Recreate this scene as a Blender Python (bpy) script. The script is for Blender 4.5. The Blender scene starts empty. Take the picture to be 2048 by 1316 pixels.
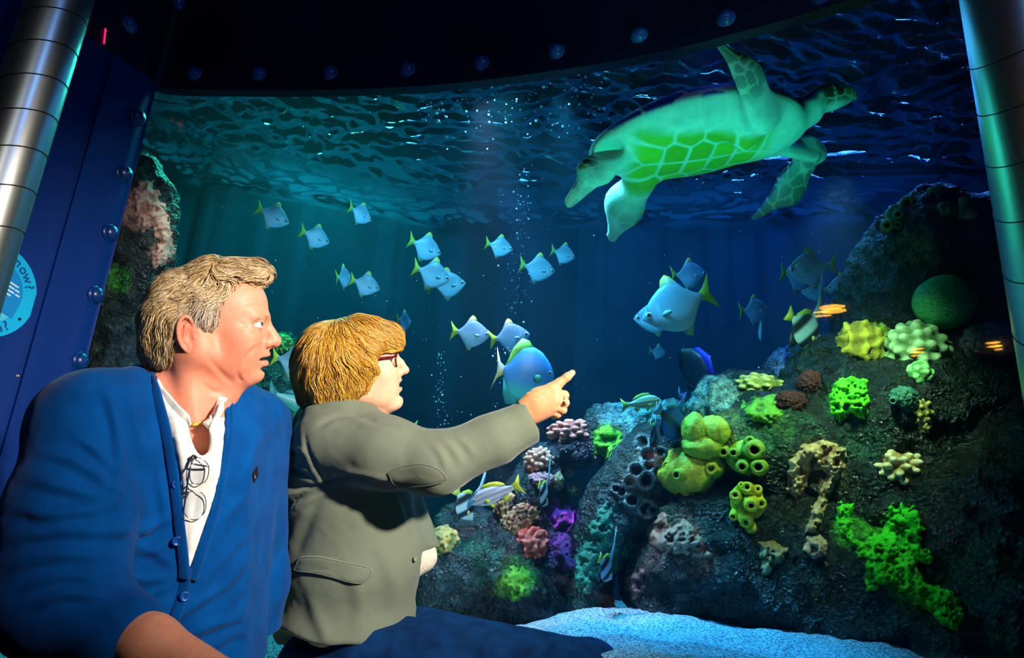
import bpy, math, random
import numpy as np
from mathutils import Vector, Matrix

SC = bpy.context.scene
COL = SC.collection
# ------------------------------------------------------------------ camera
FPX = 1365.0                       # focal length in pixels of the 2048x1316 frame
CAM = np.array([0.0, 0.0, 0.8])
_th, _ro = math.radians(17.2), math.radians(3.8)
FW = np.array([0, math.cos(_th), math.sin(_th)])
_u0 = np.array([0, -math.sin(_th), math.cos(_th)]); _r0 = np.array([1.0, 0, 0])
RT = math.cos(_ro) * _r0 + math.sin(_ro) * _u0
UP = math.cos(_ro) * _u0 - math.sin(_ro) * _r0
cam_data = bpy.data.cameras.new('camera'); cam_data.sensor_width = 36.0
cam_data.lens = 36.0 * FPX / 2048.0; cam_data.clip_start = 0.02
cam = bpy.data.objects.new('camera', cam_data); COL.objects.link(cam)
cam.matrix_world = Matrix(((RT[0], UP[0], -FW[0], CAM[0]), (RT[1], UP[1], -FW[1], CAM[1]),
                           (RT[2], UP[2], -FW[2], CAM[2]), (0, 0, 0, 1)))
SC.camera = cam

def at(px, py, d):                 # world point seen at pixel (px, py) at depth d
    return CAM + (px - 1024) / FPX * d * RT - (py - 658) / FPX * d * UP + d * FW
def c2w(P):                        # camera space (right, up, depth) -> world
    P = np.asarray(P, float)
    return CAM + P[..., 0:1] * RT + P[..., 1:2] * UP + P[..., 2:3] * FW
def cs(px, py, d):                 # pixel + depth -> camera space
    return np.array([(px - 1024) / FPX * d, -(py - 658) / FPX * d, d])
def w2px(P):
    q = np.asarray(P) - CAM; z = q @ FW
    return np.stack([1024 + FPX * (q @ RT) / z, 658 - FPX * (q @ UP) / z, z], -1)

# ------------------------------------------------------------------ world, lights, exposure
SC.view_settings.view_transform = 'Standard'; SC.view_settings.look = 'None'
SC.view_settings.exposure = 0.0; SC.view_settings.gamma = 1.0
SC.view_settings.use_curve_mapping = False
SC.cycles.use_denoising = True
SC.cycles.max_bounces = 5; SC.cycles.diffuse_bounces = 2; SC.cycles.glossy_bounces = 3; SC.cycles.volume_bounces = 0; SC.cycles.transparent_max_bounces = 12
SC.cycles.use_adaptive_sampling = True; SC.cycles.adaptive_threshold = 0.06; SC.cycles.adaptive_min_samples = 16
SC.cycles.sample_clamp_indirect = 4.0; SC.cycles.caustics_reflective = False; SC.cycles.caustics_refractive = False
world = bpy.data.worlds.new('world'); SC.world = world; world.use_nodes = True
world.node_tree.nodes['Background'].inputs[0].default_value = (0.15, 0.35, 1.0, 1)
world.node_tree.nodes['Background'].inputs[1].default_value = 0.006

def lamp(name, kind, loc, target, energy, color, **kw):
    L = bpy.data.lights.new(name, kind); L.energy = energy; L.color = color
    for k, v in kw.items(): setattr(L, k, v)
    o = bpy.data.objects.new(name, L); COL.objects.link(o); o.location = Vector(loc)
    o.rotation_euler = (Vector(target) - Vector(loc)).to_track_quat('-Z', 'Y').to_euler()
    return o
# the gallery spotlight that lights the two visitors (upper right)
lamp('gallery_spotlight', 'SPOT', (1.45, -0.30, 1.85), (-0.24, 1.60, 1.23), 780, (1.0, 0.88, 0.76), spot_size=math.radians(42), spot_blend=0.9, shadow_soft_size=0.07)
lamp('gallery_fill', 'SPOT', (-0.3, -0.9, 2.6), (-0.4, 1.6, 1.1), 7, (0.55, 0.72, 1.0), spot_size=math.radians(60), spot_blend=0.8, shadow_soft_size=0.03)
lamp('header_fill_blue', 'POINT', (0.6, -0.5, 2.9), (0, 0, 0), 26, (0.20, 0.42, 1.0), shadow_soft_size=0.02)  # added unseen light that brings out the header and its rivets
lamp('pillar_fill', 'SPOT', (2.3, -0.4, 2.2), (1.25, 1.1, 1.75), 60, (1.0, 0.92, 0.78), spot_size=math.radians(26), spot_blend=0.7, shadow_soft_size=0.05)  # added unseen light to brighten the right pillar
lamp('pillar_fill_left', 'SPOT', (-0.35, -0.7, 1.9), tuple(at(60, 230, 1.5)), 22, (1.0, 0.85, 0.68), spot_size=math.radians(20), spot_blend=0.8, shadow_soft_size=0.03)  # added unseen light for the left pillar's highlight
# tank lamps hung over the water
lamp('tank_lamp_cyan', 'AREA', (0.4, 3.7, 3.42), (0.4, 3.7, 0), 42, (0.08, 0.50, 1.0), shape='RECTANGLE', size=2.4, size_y=1.3)
lamp('tank_lamp_green', 'AREA', (-1.25, 3.75, 3.40), (-1.25, 3.75, 0), 92, (0.04, 0.95, 0.60), shape='RECTANGLE', size=1.0, size_y=1.1)
lamp('tank_lamp_blue', 'AREA', (2.1, 3.5, 3.42), (2.1, 3.5, 0), 26, (0.05, 0.25, 1.0), shape='RECTANGLE', size=1.0, size_y=1.0)
# spots with no fixtures for fish, reef, sand, rock column and turtle
lamp('fish_fill', 'SPOT', (-0.10, 2.32, 2.5), (-0.10, 3.2, 1.7), 66, (0.20, 0.76, 1.0), spot_size=math.radians(136), spot_blend=0.5, shadow_soft_size=0.05)  # added unseen light that brightens the fish from the front
lamp('reef_spot_cyan', 'SPOT', (0.12, 2.36, 2.55), (0.72, 2.9, 0.6), 190, (0.12, 0.66, 1.0), spot_size=math.radians(56), spot_blend=0.8, shadow_soft_size=0.05)
lamp('reef_fill', 'SPOT', (0.98, 1.86, 1.95), (1.27, 2.7, 1.15), 82, (0.68, 1.0, 0.50), spot_size=math.radians(74), spot_blend=0.9, shadow_soft_size=0.05)  # added unseen light for the lower reef, from the viewer's side
lamp('reef_spot_violet', 'SPOT', (-0.2, 2.5, 2.6), (0.15, 2.9, 0.7), 220, (1.0, 0.62, 0.95), spot_size=math.radians(45), spot_blend=0.8, shadow_soft_size=0.05)
lamp('sand_spot', 'SPOT', (-0.08, 2.28, 2.1), (0.62, 2.06, 0.5), 240, (0.04, 0.42, 1.0), spot_size=math.radians(38), spot_blend=0.9, shadow_soft_size=0.05)
lamp('column_fill', 'SPOT', (-1.15, 2.50, 2.35), (-1.55, 2.95, 1.75), 16, (1.0, 0.85, 0.7), spot_size=math.radians(60), spot_blend=0.8, shadow_soft_size=0.04)  # added lamp standing in for gallery light spilling onto the rock column
lamp('turtle_rim_blue', 'SPOT', (0.75, 2.25, 2.95), (0.72, 2.5, 2.1), 42, (0.04, 0.10, 1.0), spot_size=math.radians(70), spot_blend=0.8, shadow_soft_size=0.05)
lamp('turtle_uplight', 'SPOT', (0.80, 1.10, 0.30), (0.70, 2.52, 2.12), 180, (0.04, 1.0, 0.66), spot_size=math.radians(44), spot_blend=0.7, shadow_soft_size=0.04)

# ------------------------------------------------------------------ helpers: materials
def _n(nt, t, **kw):
    n = nt.nodes.new(t)
    for k, v in kw.items():
        if k in n.inputs: n.inputs[k].default_value = v
        else: setattr(n, k, v)
    return n
def c4(c): return (c[0], c[1], c[2], 1.0)
def srgb(r, g, b):
    f = lambda v: (v / 255 / 12.92) if v / 255 <= .04045 else ((v / 255 + .055) / 1.055) ** 2.4
    return (f(r), f(g), f(b))
MATS = {}
def mat(name, col=(.5, .5, .5), rough=.5, metal=0., spec=.5, col2=None, nscale=5., ndetail=4., nlo=.35, nhi=.65,
        bump=None, attr=False, emit=None, sss=0., sssr=(1, .3, .15), coat=0., sheen=0., aniso=0., stretch=None, alpha=None, coords='Object'):
    m = bpy.data.materials.new(name); m.use_nodes = True; nt = m.node_tree
    b = nt.nodes['Principled BSDF']
    b.inputs['Roughness'].default_value = rough; b.inputs['Metallic'].default_value = metal
    b.inputs['Specular IOR Level'].default_value = spec
    b.inputs['Base Color'].default_value = c4(col)
    if coat: b.inputs['Coat Weight'].default_value = coat; b.inputs['Coat Roughness'].default_value = .15
    if sheen: b.inputs['Sheen Weight'].default_value = sheen; b.inputs['Sheen Roughness'].default_value = .4
    if aniso: b.inputs['Anisotropic'].default_value = aniso
    if sss:
        b.inputs['Subsurface Weight'].default_value = sss; b.inputs['Subsurface Radius'].default_value = sssr
        b.inputs['Subsurface Scale'].default_value = .008
    if emit: b.inputs['Emission Color'].default_value = c4(emit[0]); b.inputs['Emission Strength'].default_value = emit[1]
    if alpha is not None: b.inputs['Alpha'].default_value = alpha
    tc = _n(nt, 'ShaderNodeTexCoord'); src = tc.outputs[coords]
    if stretch:
        mp = _n(nt, 'ShaderNodeMapping'); mp.inputs['Scale'].default_value = stretch
        nt.links.new(src, mp.inputs[0]); src = mp.outputs[0]
    cur = None
    if attr:
        a = _n(nt, 'ShaderNodeAttribute', attribute_name='Col'); cur = a.outputs['Color']
    if col2 is not None:
        no = _n(nt, 'ShaderNodeTexNoise', Scale=nscale, Detail=ndetail); nt.links.new(src, no.inputs['Vector'])
        mr = _n(nt, 'ShaderNodeMapRange'); mr.inputs[1].default_value = nlo; mr.inputs[2].default_value = nhi
        nt.links.new(no.outputs[0], mr.inputs[0])
        mx = _n(nt, 'ShaderNodeMix', data_type='RGBA'); nt.links.new(mr.outputs[0], mx.inputs[0])
        if attr:
            mx.blend_type = 'MULTIPLY'; nt.links.new(cur, mx.inputs[6]); mx.inputs[7].default_value = c4(col2)
        else:
            mx.inputs[6].default_value = c4(col); mx.inputs[7].default_value = c4(col2)
        cur = mx.outputs[2]
    if cur is not None: nt.links.new(cur, b.inputs['Base Color'])
    if bump:
        prev = None
        for (kind, sc_, st, di) in (bump if isinstance(bump, list) else [bump]):
            if kind == 'noise':
                t = _n(nt, 'ShaderNodeTexNoise', Scale=sc_, Detail=5.0); o = t.outputs[0]
            elif kind == 'voronoi':
                t = _n(nt, 'ShaderNodeTexVoronoi', Scale=sc_); o = t.outputs['Distance']
            elif kind == 'crack':
                t = _n(nt, 'ShaderNodeTexVoronoi', Scale=sc_, feature='DISTANCE_TO_EDGE'); o = t.outputs['Distance']
            else:
                t = _n(nt, 'ShaderNodeTexWave', Scale=sc_, Distortion=6.0, Detail=2.0); o = t.outputs[0]
            nt.links.new(src, t.inputs['Vector'])
            bp = _n(nt, 'ShaderNodeBump', Strength=st, Distance=di); nt.links.new(o, bp.inputs['Height'])
            if prev is not None: nt.links.new(prev, bp.inputs['Normal'])
            prev = bp.outputs[0]
        nt.links.new(prev, b.inputs['Normal'])
    MATS[name] = m
    return m

# ------------------------------------------------------------------ helpers: meshes and objects
def vnormals(V, F):
    F = np.asarray(F); N = np.zeros_like(V)
    a, b, c = V[F[:, 0]], V[F[:, 1]], V[F[:, 2]]
    if F.shape[1] == 4: n = np.cross(V[F[:, 2]] - a, V[F[:, 3]] - b)
    else: n = np.cross(b - a, c - a)
    for i in range(F.shape[1]):
        for k in range(3): N[:, k] += np.bincount(F[:, i], n[:, k], len(V))
    return N / (np.linalg.norm(N, axis=1, keepdims=True) + 1e-12)
def outward(V, F):
    F = np.asarray(F)
    if F.shape[1] == 4: T = np.concatenate([F[:, [0, 1, 2]], F[:, [0, 2, 3]]])
    else: T = F
    v = np.einsum('ij,ij->i', V[T[:, 0]], np.cross(V[T[:, 1]], V[T[:, 2]])).sum()
    return F if v > 0 else F[:, ::-1]
ORG = {}
def mesh_data(name, V, F, m, col=None, smooth=True):
    me = bpy.data.meshes.new(name)
    V = np.asarray(V, np.float32)
    if isinstance(F, np.ndarray):
        nf, k = F.shape
        me.vertices.add(len(V)); me.vertices.foreach_set('co', V.ravel())
        me.loops.add(nf * k); me.loops.foreach_set('vertex_index', F.astype(np.int32).ravel())
        me.polygons.add(nf); me.polygons.foreach_set('loop_start', np.arange(0, nf * k, k, dtype=np.int32))
        me.update(calc_edges=True); me.validate()
    else:
        me.from_pydata([tuple(map(float, v)) for v in V], [], [tuple(int(i) for i in f) for f in F])
    if m is not None: me.materials.append(m)
    if smooth is not False: me.polygons.foreach_set('use_smooth', [True] * len(me.polygons))
    if smooth == 'auto':
        me.set_sharp_from_angle(angle=math.radians(35))
    if col is not None:
        a = me.color_attributes.new('Col', 'FLOAT_COLOR', 'POINT')
        cc = np.ones((len(V), 4), np.float32); cc[:, :3] = col
        a.data.foreach_set('color', cc.ravel())
    me.update()
    return me
def link(name, data, parent=None, origin=(0, 0, 0)):
    o = bpy.data.objects.new(name, data); COL.objects.link(o)
    if parent is not None:
        o.parent = parent
    o.location = origin
    return o
def mk(name, V, F, m, parent=None, col=None, smooth=True, origin=None):
    """one mesh object from WORLD-space vertices; child meshes keep their parent's origin"""
    V = np.asarray(V, float)
    if parent is not None:
        og = ORG[parent.name]; loc = (0, 0, 0)
    else:
        og = np.array([*(V[:, :2].min(0) + V[:, :2].max(0)) / 2, V[:, 2].min()]) if origin is None else np.asarray(origin, float)
        loc = og
    o = link(name, mesh_data(name, V - og, F, m, col, smooth), parent, loc)
    ORG[o.name] = og
    return o
def tag(o, label=None, cat=None, group=None, kind=None):
    if label: o['label'] = label
    if cat: o['category'] = cat
    if group: o['group'] = group
    if kind: o['kind'] = kind
    return o
def empty(name, loc):
    o = bpy.data.objects.new(name, None); COL.objects.link(o); o.location = loc; ORG[o.name] = np.asarray(loc, float)
    o.empty_display_size = .05
    return o
def copy_tree(o, parent=None):
    c = o.copy(); COL.objects.link(c); c.parent = parent
    for ch in o.children: copy_tree(ch, c)
    return c

# parametric pieces ------------------------------------------------
def grid_faces(nu, nv, closeu=False, closev=False, off=0):
    a = []
    U_ = nu if closeu else nu - 1; V_ = nv if closev else nv - 1
    i, j = np.meshgrid(np.arange(U_), np.arange(V_), indexing='ij'); i = i.ravel(); j = j.ravel()
    i2 = (i + 1) % nu; j2 = (j + 1) % nv
    return np.stack([i * nv + j, i2 * nv + j, i2 * nv + j2, i * nv + j2], 1) + off
def join(parts):
    Vs, Fs, n = [], [], 0
    for V, F in parts:
        Vs.append(np.asarray(V, float)); Fs += [tuple(int(i) + n for i in f) for f in F]; n += len(V)
    return np.concatenate(Vs), Fs
def joinq(parts):
    Vs, Fs, n = [], [], 0
    for V, F in parts:
        Vs.append(np.asarray(V, float)); Fs.append(np.asarray(F) + n); n += len(V)
    return np.concatenate(Vs), np.concatenate(Fs)
def frame(t):
    t = t / (np.linalg.norm(t) + 1e-12)
    a = np.array([0, 0, 1.0]) if abs(t[2]) < .9 else np.array([1.0, 0, 0])
    u = np.cross(a, t); u /= np.linalg.norm(u)
    return u, np.cross(t, u)
def tube(pts, rad, ns=8, closed=False, caps=True):
    pts = np.asarray(pts, float); n = len(pts); rad = np.broadcast_to(rad, n)
    T = np.gradient(pts, axis=0) if not closed else np.roll(pts, -1, 0) - np.roll(pts, 1, 0)
    u, v = frame(T[0]); V = []
    ang = np.linspace(0, 2 * np.pi, ns, endpoint=False)
    for i in range(n):
        t = T[i] / (np.linalg.norm(T[i]) + 1e-12)
        u = u - t * (u @ t); u /= np.linalg.norm(u) + 1e-12; v = np.cross(t, u)
        V.append(pts[i] + rad[i] * (np.cos(ang)[:, None] * u + np.sin(ang)[:, None] * v))
    V = np.concatenate(V); F = grid_faces(n, ns, closed, True)
    F = F[:, ::-1]
    if caps and not closed:
        c0, c1 = len(V), len(V) + 1
        V = np.concatenate([V, pts[:1], pts[-1:]])
        j = np.arange(ns); j2 = (j + 1) % ns
        F = np.concatenate([F, np.stack([np.full(ns, c0), j, j2, np.full(ns, c0)], 1),
                            np.stack([np.full(ns, c1), (n - 1) * ns + j2, (n - 1) * ns + j, np.full(ns, c1)], 1)])
        return V, [tuple(dict.fromkeys(f)) for f in F.tolist()]
    return V, F
def spline(pts, n=24):
    """Catmull-Rom through pts"""
    P = np.asarray(pts, float); P = np.concatenate([2 * P[:1] - P[1:2], P, 2 * P[-1:] - P[-2:-1]])
    m = len(P) - 3; out = []
    for t in np.linspace(0, m, n):
        i = min(int(t), m - 1); s = t - i; p0, p1, p2, p3 = P[i:i + 4]
        out.append(.5 * (2 * p1 + (p2 - p0) * s + (2 * p0 - 5 * p1 + 4 * p2 - p3) * s * s + (3 * p1 - p0 - 3 * p2 + p3) * s ** 3))
    return np.array(out)
def uvsphere(c, r, nu=16, nv=10, R=None):
    r = np.broadcast_to(r, 3); th = np.linspace(0, np.pi, nv + 1)[1:-1]; ph = np.linspace(0, 2 * np.pi, nu, endpoint=False)
    V = np.stack([np.outer(np.sin(th), np.cos(ph)), np.outer(np.sin(th), np.sin(ph)), np.outer(np.cos(th), np.ones(nu))], -1).reshape(-1, 3)
    V = np.concatenate([V, [[0, 0, 1], [0, 0, -1]]]) * r
    if R is not None: V = V @ np.asarray(R).T
    F = grid_faces(nv - 1, nu, False, True).tolist(); t, b = (nv - 1) * nu, (nv - 1) * nu + 1
    for j in range(nu):
        j2 = (j + 1) % nu; F.append([t, j2, j][::-1]); F.append([b, (nv - 2) * nu + j, (nv - 2) * nu + j2][::-1])
    F = [tuple(f[::-1]) if len(f) == 3 else tuple(f) for f in F]
    return V + np.asarray(c), F
def boxm(lo, hi):
    x0, y0, z0 = lo; x1, y1, z1 = hi
    V = [(x0, y0, z0), (x1, y0, z0), (x1, y1, z0), (x0, y1, z0), (x0, y0, z1), (x1, y0, z1), (x1, y1, z1), (x0, y1, z1)]
    return np.array(V, float), [(0, 3, 2, 1), (4, 5, 6, 7), (0, 1, 5, 4), (1, 2, 6, 5), (2, 3, 7, 6), (3, 0, 4, 7)]

# noise ------------------------------------------------------------
def _h(ix, iy, iz, seed):
    n = (ix.astype(np.uint32) * np.uint32(374761393) + iy.astype(np.uint32) * np.uint32(668265263) + iz.astype(np.uint32) * np.uint32(2246822519) + np.uint32(seed * 3266489917 & 0xffffffff))
    n = (n ^ (n >> np.uint32(13))) * np.uint32(1274126177); n = n ^ (n >> np.uint32(16))
    return n.astype(np.float64) / 4294967295.0
def vnoise(P, seed=0):
    P = np.asarray(P, float); I = np.floor(P).astype(np.int64); f = P - I; f = f * f * f * (f * (f * 6 - 15) + 10)
    x, y, z = I[:, 0], I[:, 1], I[:, 2]; r = 0
    for dx in (0, 1):
        wx = f[:, 0] if dx else 1 - f[:, 0]
        for dy in (0, 1):
            wy = f[:, 1] if dy else 1 - f[:, 1]
            for dz in (0, 1):
                wz = f[:, 2] if dz else 1 - f[:, 2]
                r = r + wx * wy * wz * _h(x + dx, y + dy, z + dz, seed)
    return r * 2 - 1
def fbm(P, scale=1., octs=4, seed=0, gain=.5, ridge=False):
    a, s, r, t = 1., scale, 0., 0.
    for o in range(octs):
        n = vnoise(P * s + 17.3 * o, seed + o)
        r = r + a * ((1 - 2 * np.abs(n)) if ridge else n); t += a; a *= gain; s *= 2.03
    return r / t
def sstep(a, b, x):
    t = np.clip((x - a) / (b - a), 0, 1); return t * t * (3 - 2 * t)

# implicit solids, polygonised by surface nets ---------------------
class Vol:
    def __init__(s, lo, hi, h):
        s.lo = np.asarray(lo, float); s.h = h
        s.n = np.ceil((np.asarray(hi, float) - s.lo) / h).astype(int) + 1
        s.ax = [(s.lo[i] + h * np.arange(s.n[i])).astype(np.float32) for i in range(3)]
        s.F = np.full(s.n, .5, np.float32)
    def sub(s, lo, hi):
        sl = []
        for i in range(3):
            a = max(0, int(math.floor((lo[i] - s.lo[i]) / s.h))); b = min(s.n[i], int(math.ceil((hi[i] - s.lo[i]) / s.h)) + 1)
            if a >= b: return None
            sl.append(slice(a, b))
        return tuple(sl)
    def op(s, prim, k=.01, mode='add'):
        lo, hi, fn = prim; mg = k + 3 * s.h
        sl = s.sub(np.asarray(lo) - mg, np.asarray(hi) + mg)
        if sl is None: return s
        X = s.ax[0][sl[0]][:, None, None]; Y = s.ax[1][sl[1]][None, :, None]; Z = s.ax[2][sl[2]][None, None, :]
        d = fn(X, Y, Z).astype(np.float32); F = s.F[sl]
        if mode == 'add':
            if k > 0:
                h = np.maximum(k - np.abs(F - d), 0) / k; s.F[sl] = np.minimum(F, d) - h * h * k * .25
            else: s.F[sl] = np.minimum(F, d)
        elif mode == 'cut':
            d = -d
            if k > 0:
                h = np.maximum(k - np.abs(F - d), 0) / k; s.F[sl] = np.maximum(F, d) + h * h * k * .25
            else: s.F[sl] = np.maximum(F, d)
        return s
    def add(s, prim, k=.01): return s.op(prim, k, 'add')
    def cut(s, prim, k=.005): return s.op(prim, k, 'cut')
    def mesh(s):
        F = s.F.copy()
        F[0] = F[-1] = np.maximum(F[0], .01) if False else .5
        F[:, 0] = F[:, -1] = .5; F[:, :, 0] = F[:, :, -1] = .5
        I = F < 0
        c = I[:-1, :-1, :-1].astype(np.int8)
        cnt = np.zeros(np.array(F.shape) - 1, np.int8)
        corners = [(a, b, d) for a in (0, 1) for b in (0, 1) for d in (0, 1)]
        nx, ny, nz = F.shape
        for a, b, d in corners: cnt += I[a:nx - 1 + a, b:ny - 1 + b, d:nz - 1 + d]
        act = np.argwhere((cnt > 0) & (cnt < 8))
        idx = np.full(cnt.shape, -1, np.int64); idx[act[:, 0], act[:, 1], act[:, 2]] = np.arange(len(act))
        acc = np.zeros((len(act), 3)); num = np.zeros(len(act))
        val = {cn: F[act[:, 0] + cn[0], act[:, 1] + cn[1], act[:, 2] + cn[2]] for cn in corners}
        for cn in corners:
            for ax in range(3):
                if cn[ax]: continue
                c2 = list(cn); c2[ax] = 1; c2 = tuple(c2)
                a, b = val[cn], val[c2]; m = (a < 0) != (b < 0)
                t = np.where(m, a / np.where(m, a - b, 1), 0)
                p = np.zeros((len(act), 3)); p[:] = cn; p[:, ax] = t
                acc += p * m[:, None]; num += m
        V = s.lo + s.h * (act + acc / num[:, None])
        quads = []
        for ax in range(3):
            o1, o2 = [(1, 2), (2, 0), (0, 1)][ax]
            sl0 = [slice(1, -1)] * 3; sl1 = [slice(1, -1)] * 3
            sl0[ax] = slice(0, -1); sl1[ax] = slice(1, None)
            A, B = I[tuple(sl0)], I[tuple(sl1)]
            e = np.argwhere(A != B)
            if not len(e): continue
            base = e.copy()
            for i in range(3):
                if i != ax: base[:, i] += 1
            flip = A[e[:, 0], e[:, 1], e[:, 2]]
            def cell(d1, d2):
                q = base.copy(); q[:, o1] -= d1; q[:, o2] -= d2
                return idx[q[:, 0], q[:, 1], q[:, 2]]
            Q = np.stack([cell(1, 1), cell(0, 1), cell(0, 0), cell(1, 0)], 1)
            Q[~flip] = Q[~flip][:, ::-1]
            quads.append(Q)
        Q = np.concatenate(quads)
        Q = Q[(Q >= 0).all(1)]
        return V, Q
    def sample(s, P):
        q = (np.asarray(P) - s.lo) / s.h; i = np.clip(np.floor(q).astype(int), 0, s.n - 2); f = q - i; r = 0
        for a in (0, 1):
            for b in (0, 1):
                for c in (0, 1):
                    w = (f[:, 0] if a else 1 - f[:, 0]) * (f[:, 1] if b else 1 - f[:, 1]) * (f[:, 2] if c else 1 - f[:, 2])
                    r = r + w * s.F[i[:, 0] + a, i[:, 1] + b, i[:, 2] + c]
        return r
    def grad(s, P):
        e = s.h; G = np.stack([s.sample(P + np.eye(3)[i] * e) - s.sample(P - np.eye(3)[i] * e) for i in range(3)], 1)
        return G / (np.linalg.norm(G, axis=1, keepdims=True) + 1e-9)
    def project(s, P, off=0., it=3):
        P = np.array(P, float)
        for _ in range(it): P -= np.clip(s.sample(P) - off, -.02, .02)[:, None] * s.grad(P)
        return P
def ell(c, r, R=None):
    c = np.asarray(c, float); r = np.broadcast_to(np.asarray(r, float), 3)
    mr = r if R is None else np.full(3, r.max())
    def fn(X, Y, Z):
        x, y, z = X - c[0], Y - c[1], Z - c[2]
        if R is not None:
            M = np.asarray(R)
            x, y, z = (M[0, 0] * x + M[1, 0] * y + M[2, 0] * z, M[0, 1] * x + M[1, 1] * y + M[2, 1] * z, M[0, 2] * x + M[1, 2] * y + M[2, 2] * z)
        k0 = np.sqrt((x / r[0]) ** 2 + (y / r[1]) ** 2 + (z / r[2]) ** 2)
        k1 = np.sqrt((x / r[0] ** 2) ** 2 + (y / r[1] ** 2) ** 2 + (z / r[2] ** 2) ** 2) + 1e-9
        return k0 * (k0 - 1) / k1
    return c - mr, c + mr, fn
def cap(a, b, r1, r2=None, n=None, s=1.):
    """tapered capsule; n, s: flatten along direction n by factor s"""
    a = np.asarray(a, float); b = np.asarray(b, float); r2 = r1 if r2 is None else r2
    m = max(r1, r2) * max(1, s)
    lo, hi = np.minimum(a, b) - m, np.maximum(a, b) + m
    if n is not None: n = np.asarray(n, float) / np.linalg.norm(n)
    def tr(v): return v + n * ((v @ n) * (1 / s - 1)) if n is not None else v
    ab = tr(b - a); L2 = ab @ ab + 1e-12
    def fn(X, Y, Z):
        x, y, z = X - a[0], Y - a[1], Z - a[2]
        if n is not None:
            q = (x * n[0] + y * n[1] + z * n[2]) * (1 / s - 1); x, y, z = x + n[0] * q, y + n[1] * q, z + n[2] * q
        t = np.clip((x * ab[0] + y * ab[1] + z * ab[2]) / L2, 0, 1)
        d = np.sqrt((x - t * ab[0]) ** 2 + (y - t * ab[1]) ** 2 + (z - t * ab[2]) ** 2) - (r1 + (r2 - r1) * t)
        return d * min(1, s)
    return lo, hi, fn
def rotm(ax, ang):
    return np.array(Matrix.Rotation(math.radians(ang), 3, ax))
def subdiv_smooth(V, F, it=1, lam=.5):
    """Laplacian smoothing of a quad mesh"""
    F = np.asarray(F); e = np.concatenate([F[:, [i, (i + 1) % F.shape[1]]] for i in range(F.shape[1])])
    for _ in range(it):
        S = np.zeros_like(V); c = np.bincount(e[:, 0], minlength=len(V)) + np.bincount(e[:, 1], minlength=len(V))
        for k in range(3): S[:, k] = np.bincount(e[:, 0], V[e[:, 1], k], len(V)) + np.bincount(e[:, 1], V[e[:, 0], k], len(V))
        V = V + lam * (S / np.maximum(c, 1)[:, None] - V)
    return V

# ================================================================== the setting
def on_z(px, py, z):
    v = (px - 1024) / FPX * RT - (py - 658) / FPX * UP + FW
    return CAM + v * ((z - CAM[2]) / v[2])
ZT = 2.45                                             # underside of the window head
M_navy = mat('navy_paint', srgb(10, 16, 52), .42, col2=srgb(7, 12, 40), nscale=2.5, bump=('noise', 60, .04, .002))
M_bluepaint = mat('blue_paint', srgb(0, 42, 112), .6, spec=.15, col2=srgb(0, 37, 102), nscale=1.3, bump=('noise', 90, .03, .001))
M_rivet = mat('rivet_paint', srgb(4, 46, 112), .3, col2=srgb(3, 40, 100), nscale=30)
M_rivet_dark = mat('rivet_paint_dark', srgb(40, 90, 170), .28, col2=srgb(32, 74, 150), nscale=30)
M_dark = mat('dark_floor', srgb(16, 17, 22), .6, col2=srgb(11, 12, 16), nscale=3, bump=('noise', 40, .1, .002))
head_px = [(-260, -330), (-60, -130), (140, 45), (232, 112), (288, 152), (330, 176), (480, 180), (640, 180), (800, 174), (960, 161), (1200, 127), (1400, 85), (1700, 0), (1960, -95), (2250, -250)]
HP = spline([on_z(x, y, ZT)[:2] for x, y in head_px], 160)
i_edge = int(np.argmin(np.abs(w2px(np.column_stack([HP, np.full(len(HP), ZT)]))[:, 0] - 312)))
EDGE = HP[i_edge]
def strip(path, z0, z1, thick, side=1, nz=2):
    """vertical band over a plan path, given thickness on one side"""
    P = np.asarray(path, float); T = np.gradient(P, axis=0); T /= np.linalg.norm(T, axis=1, keepdims=True)
    Nn = np.stack([-T[:, 1], T[:, 0]], 1) * side
    Q = P + Nn * thick; n = len(P)
    ring = [np.column_stack([P, np.full(n, z0)]), np.column_stack([P, np.full(n, z1)]), np.column_stack([Q, np.full(n, z1)]), np.column_stack([Q, np.full(n, z0)])]
    V = np.stack(ring, 1).reshape(-1, 3)
    F = grid_faces(n, 4, False, True).tolist() + [[0, 1, 2, 3], [4 * n - 1, 4 * n - 2, 4 * n - 3, 4 * n - 4]]
    return V, F
def outq(V, F):
    v = 0
    for f in F:
        for k in range(1, len(f) - 1): v += np.dot(V[f[0]], np.cross(V[f[k]], V[f[k + 1]]))
    return F if v > 0 else [tuple(reversed(f)) for f in F]
def mkc(name, V, F, *a, **k): return mk(name, V, outq(np.asarray(V) - np.mean(V, 0), F), *a, **k)

V, F = strip(HP, ZT, 3.45, .043)
header = tag(mkc('trim_1', V, F, M_navy, smooth='auto'), 'dark navy riveted steel header curving over the aquarium window', kind='structure')
V, F = strip(HP[:i_edge + 1], 0, ZT + .002, .18)
wall_left = tag(mkc('wall_left', V, F, M_bluepaint, smooth='auto'), 'royal blue riveted steel panel left of the aquarium window', kind='structure')
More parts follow.
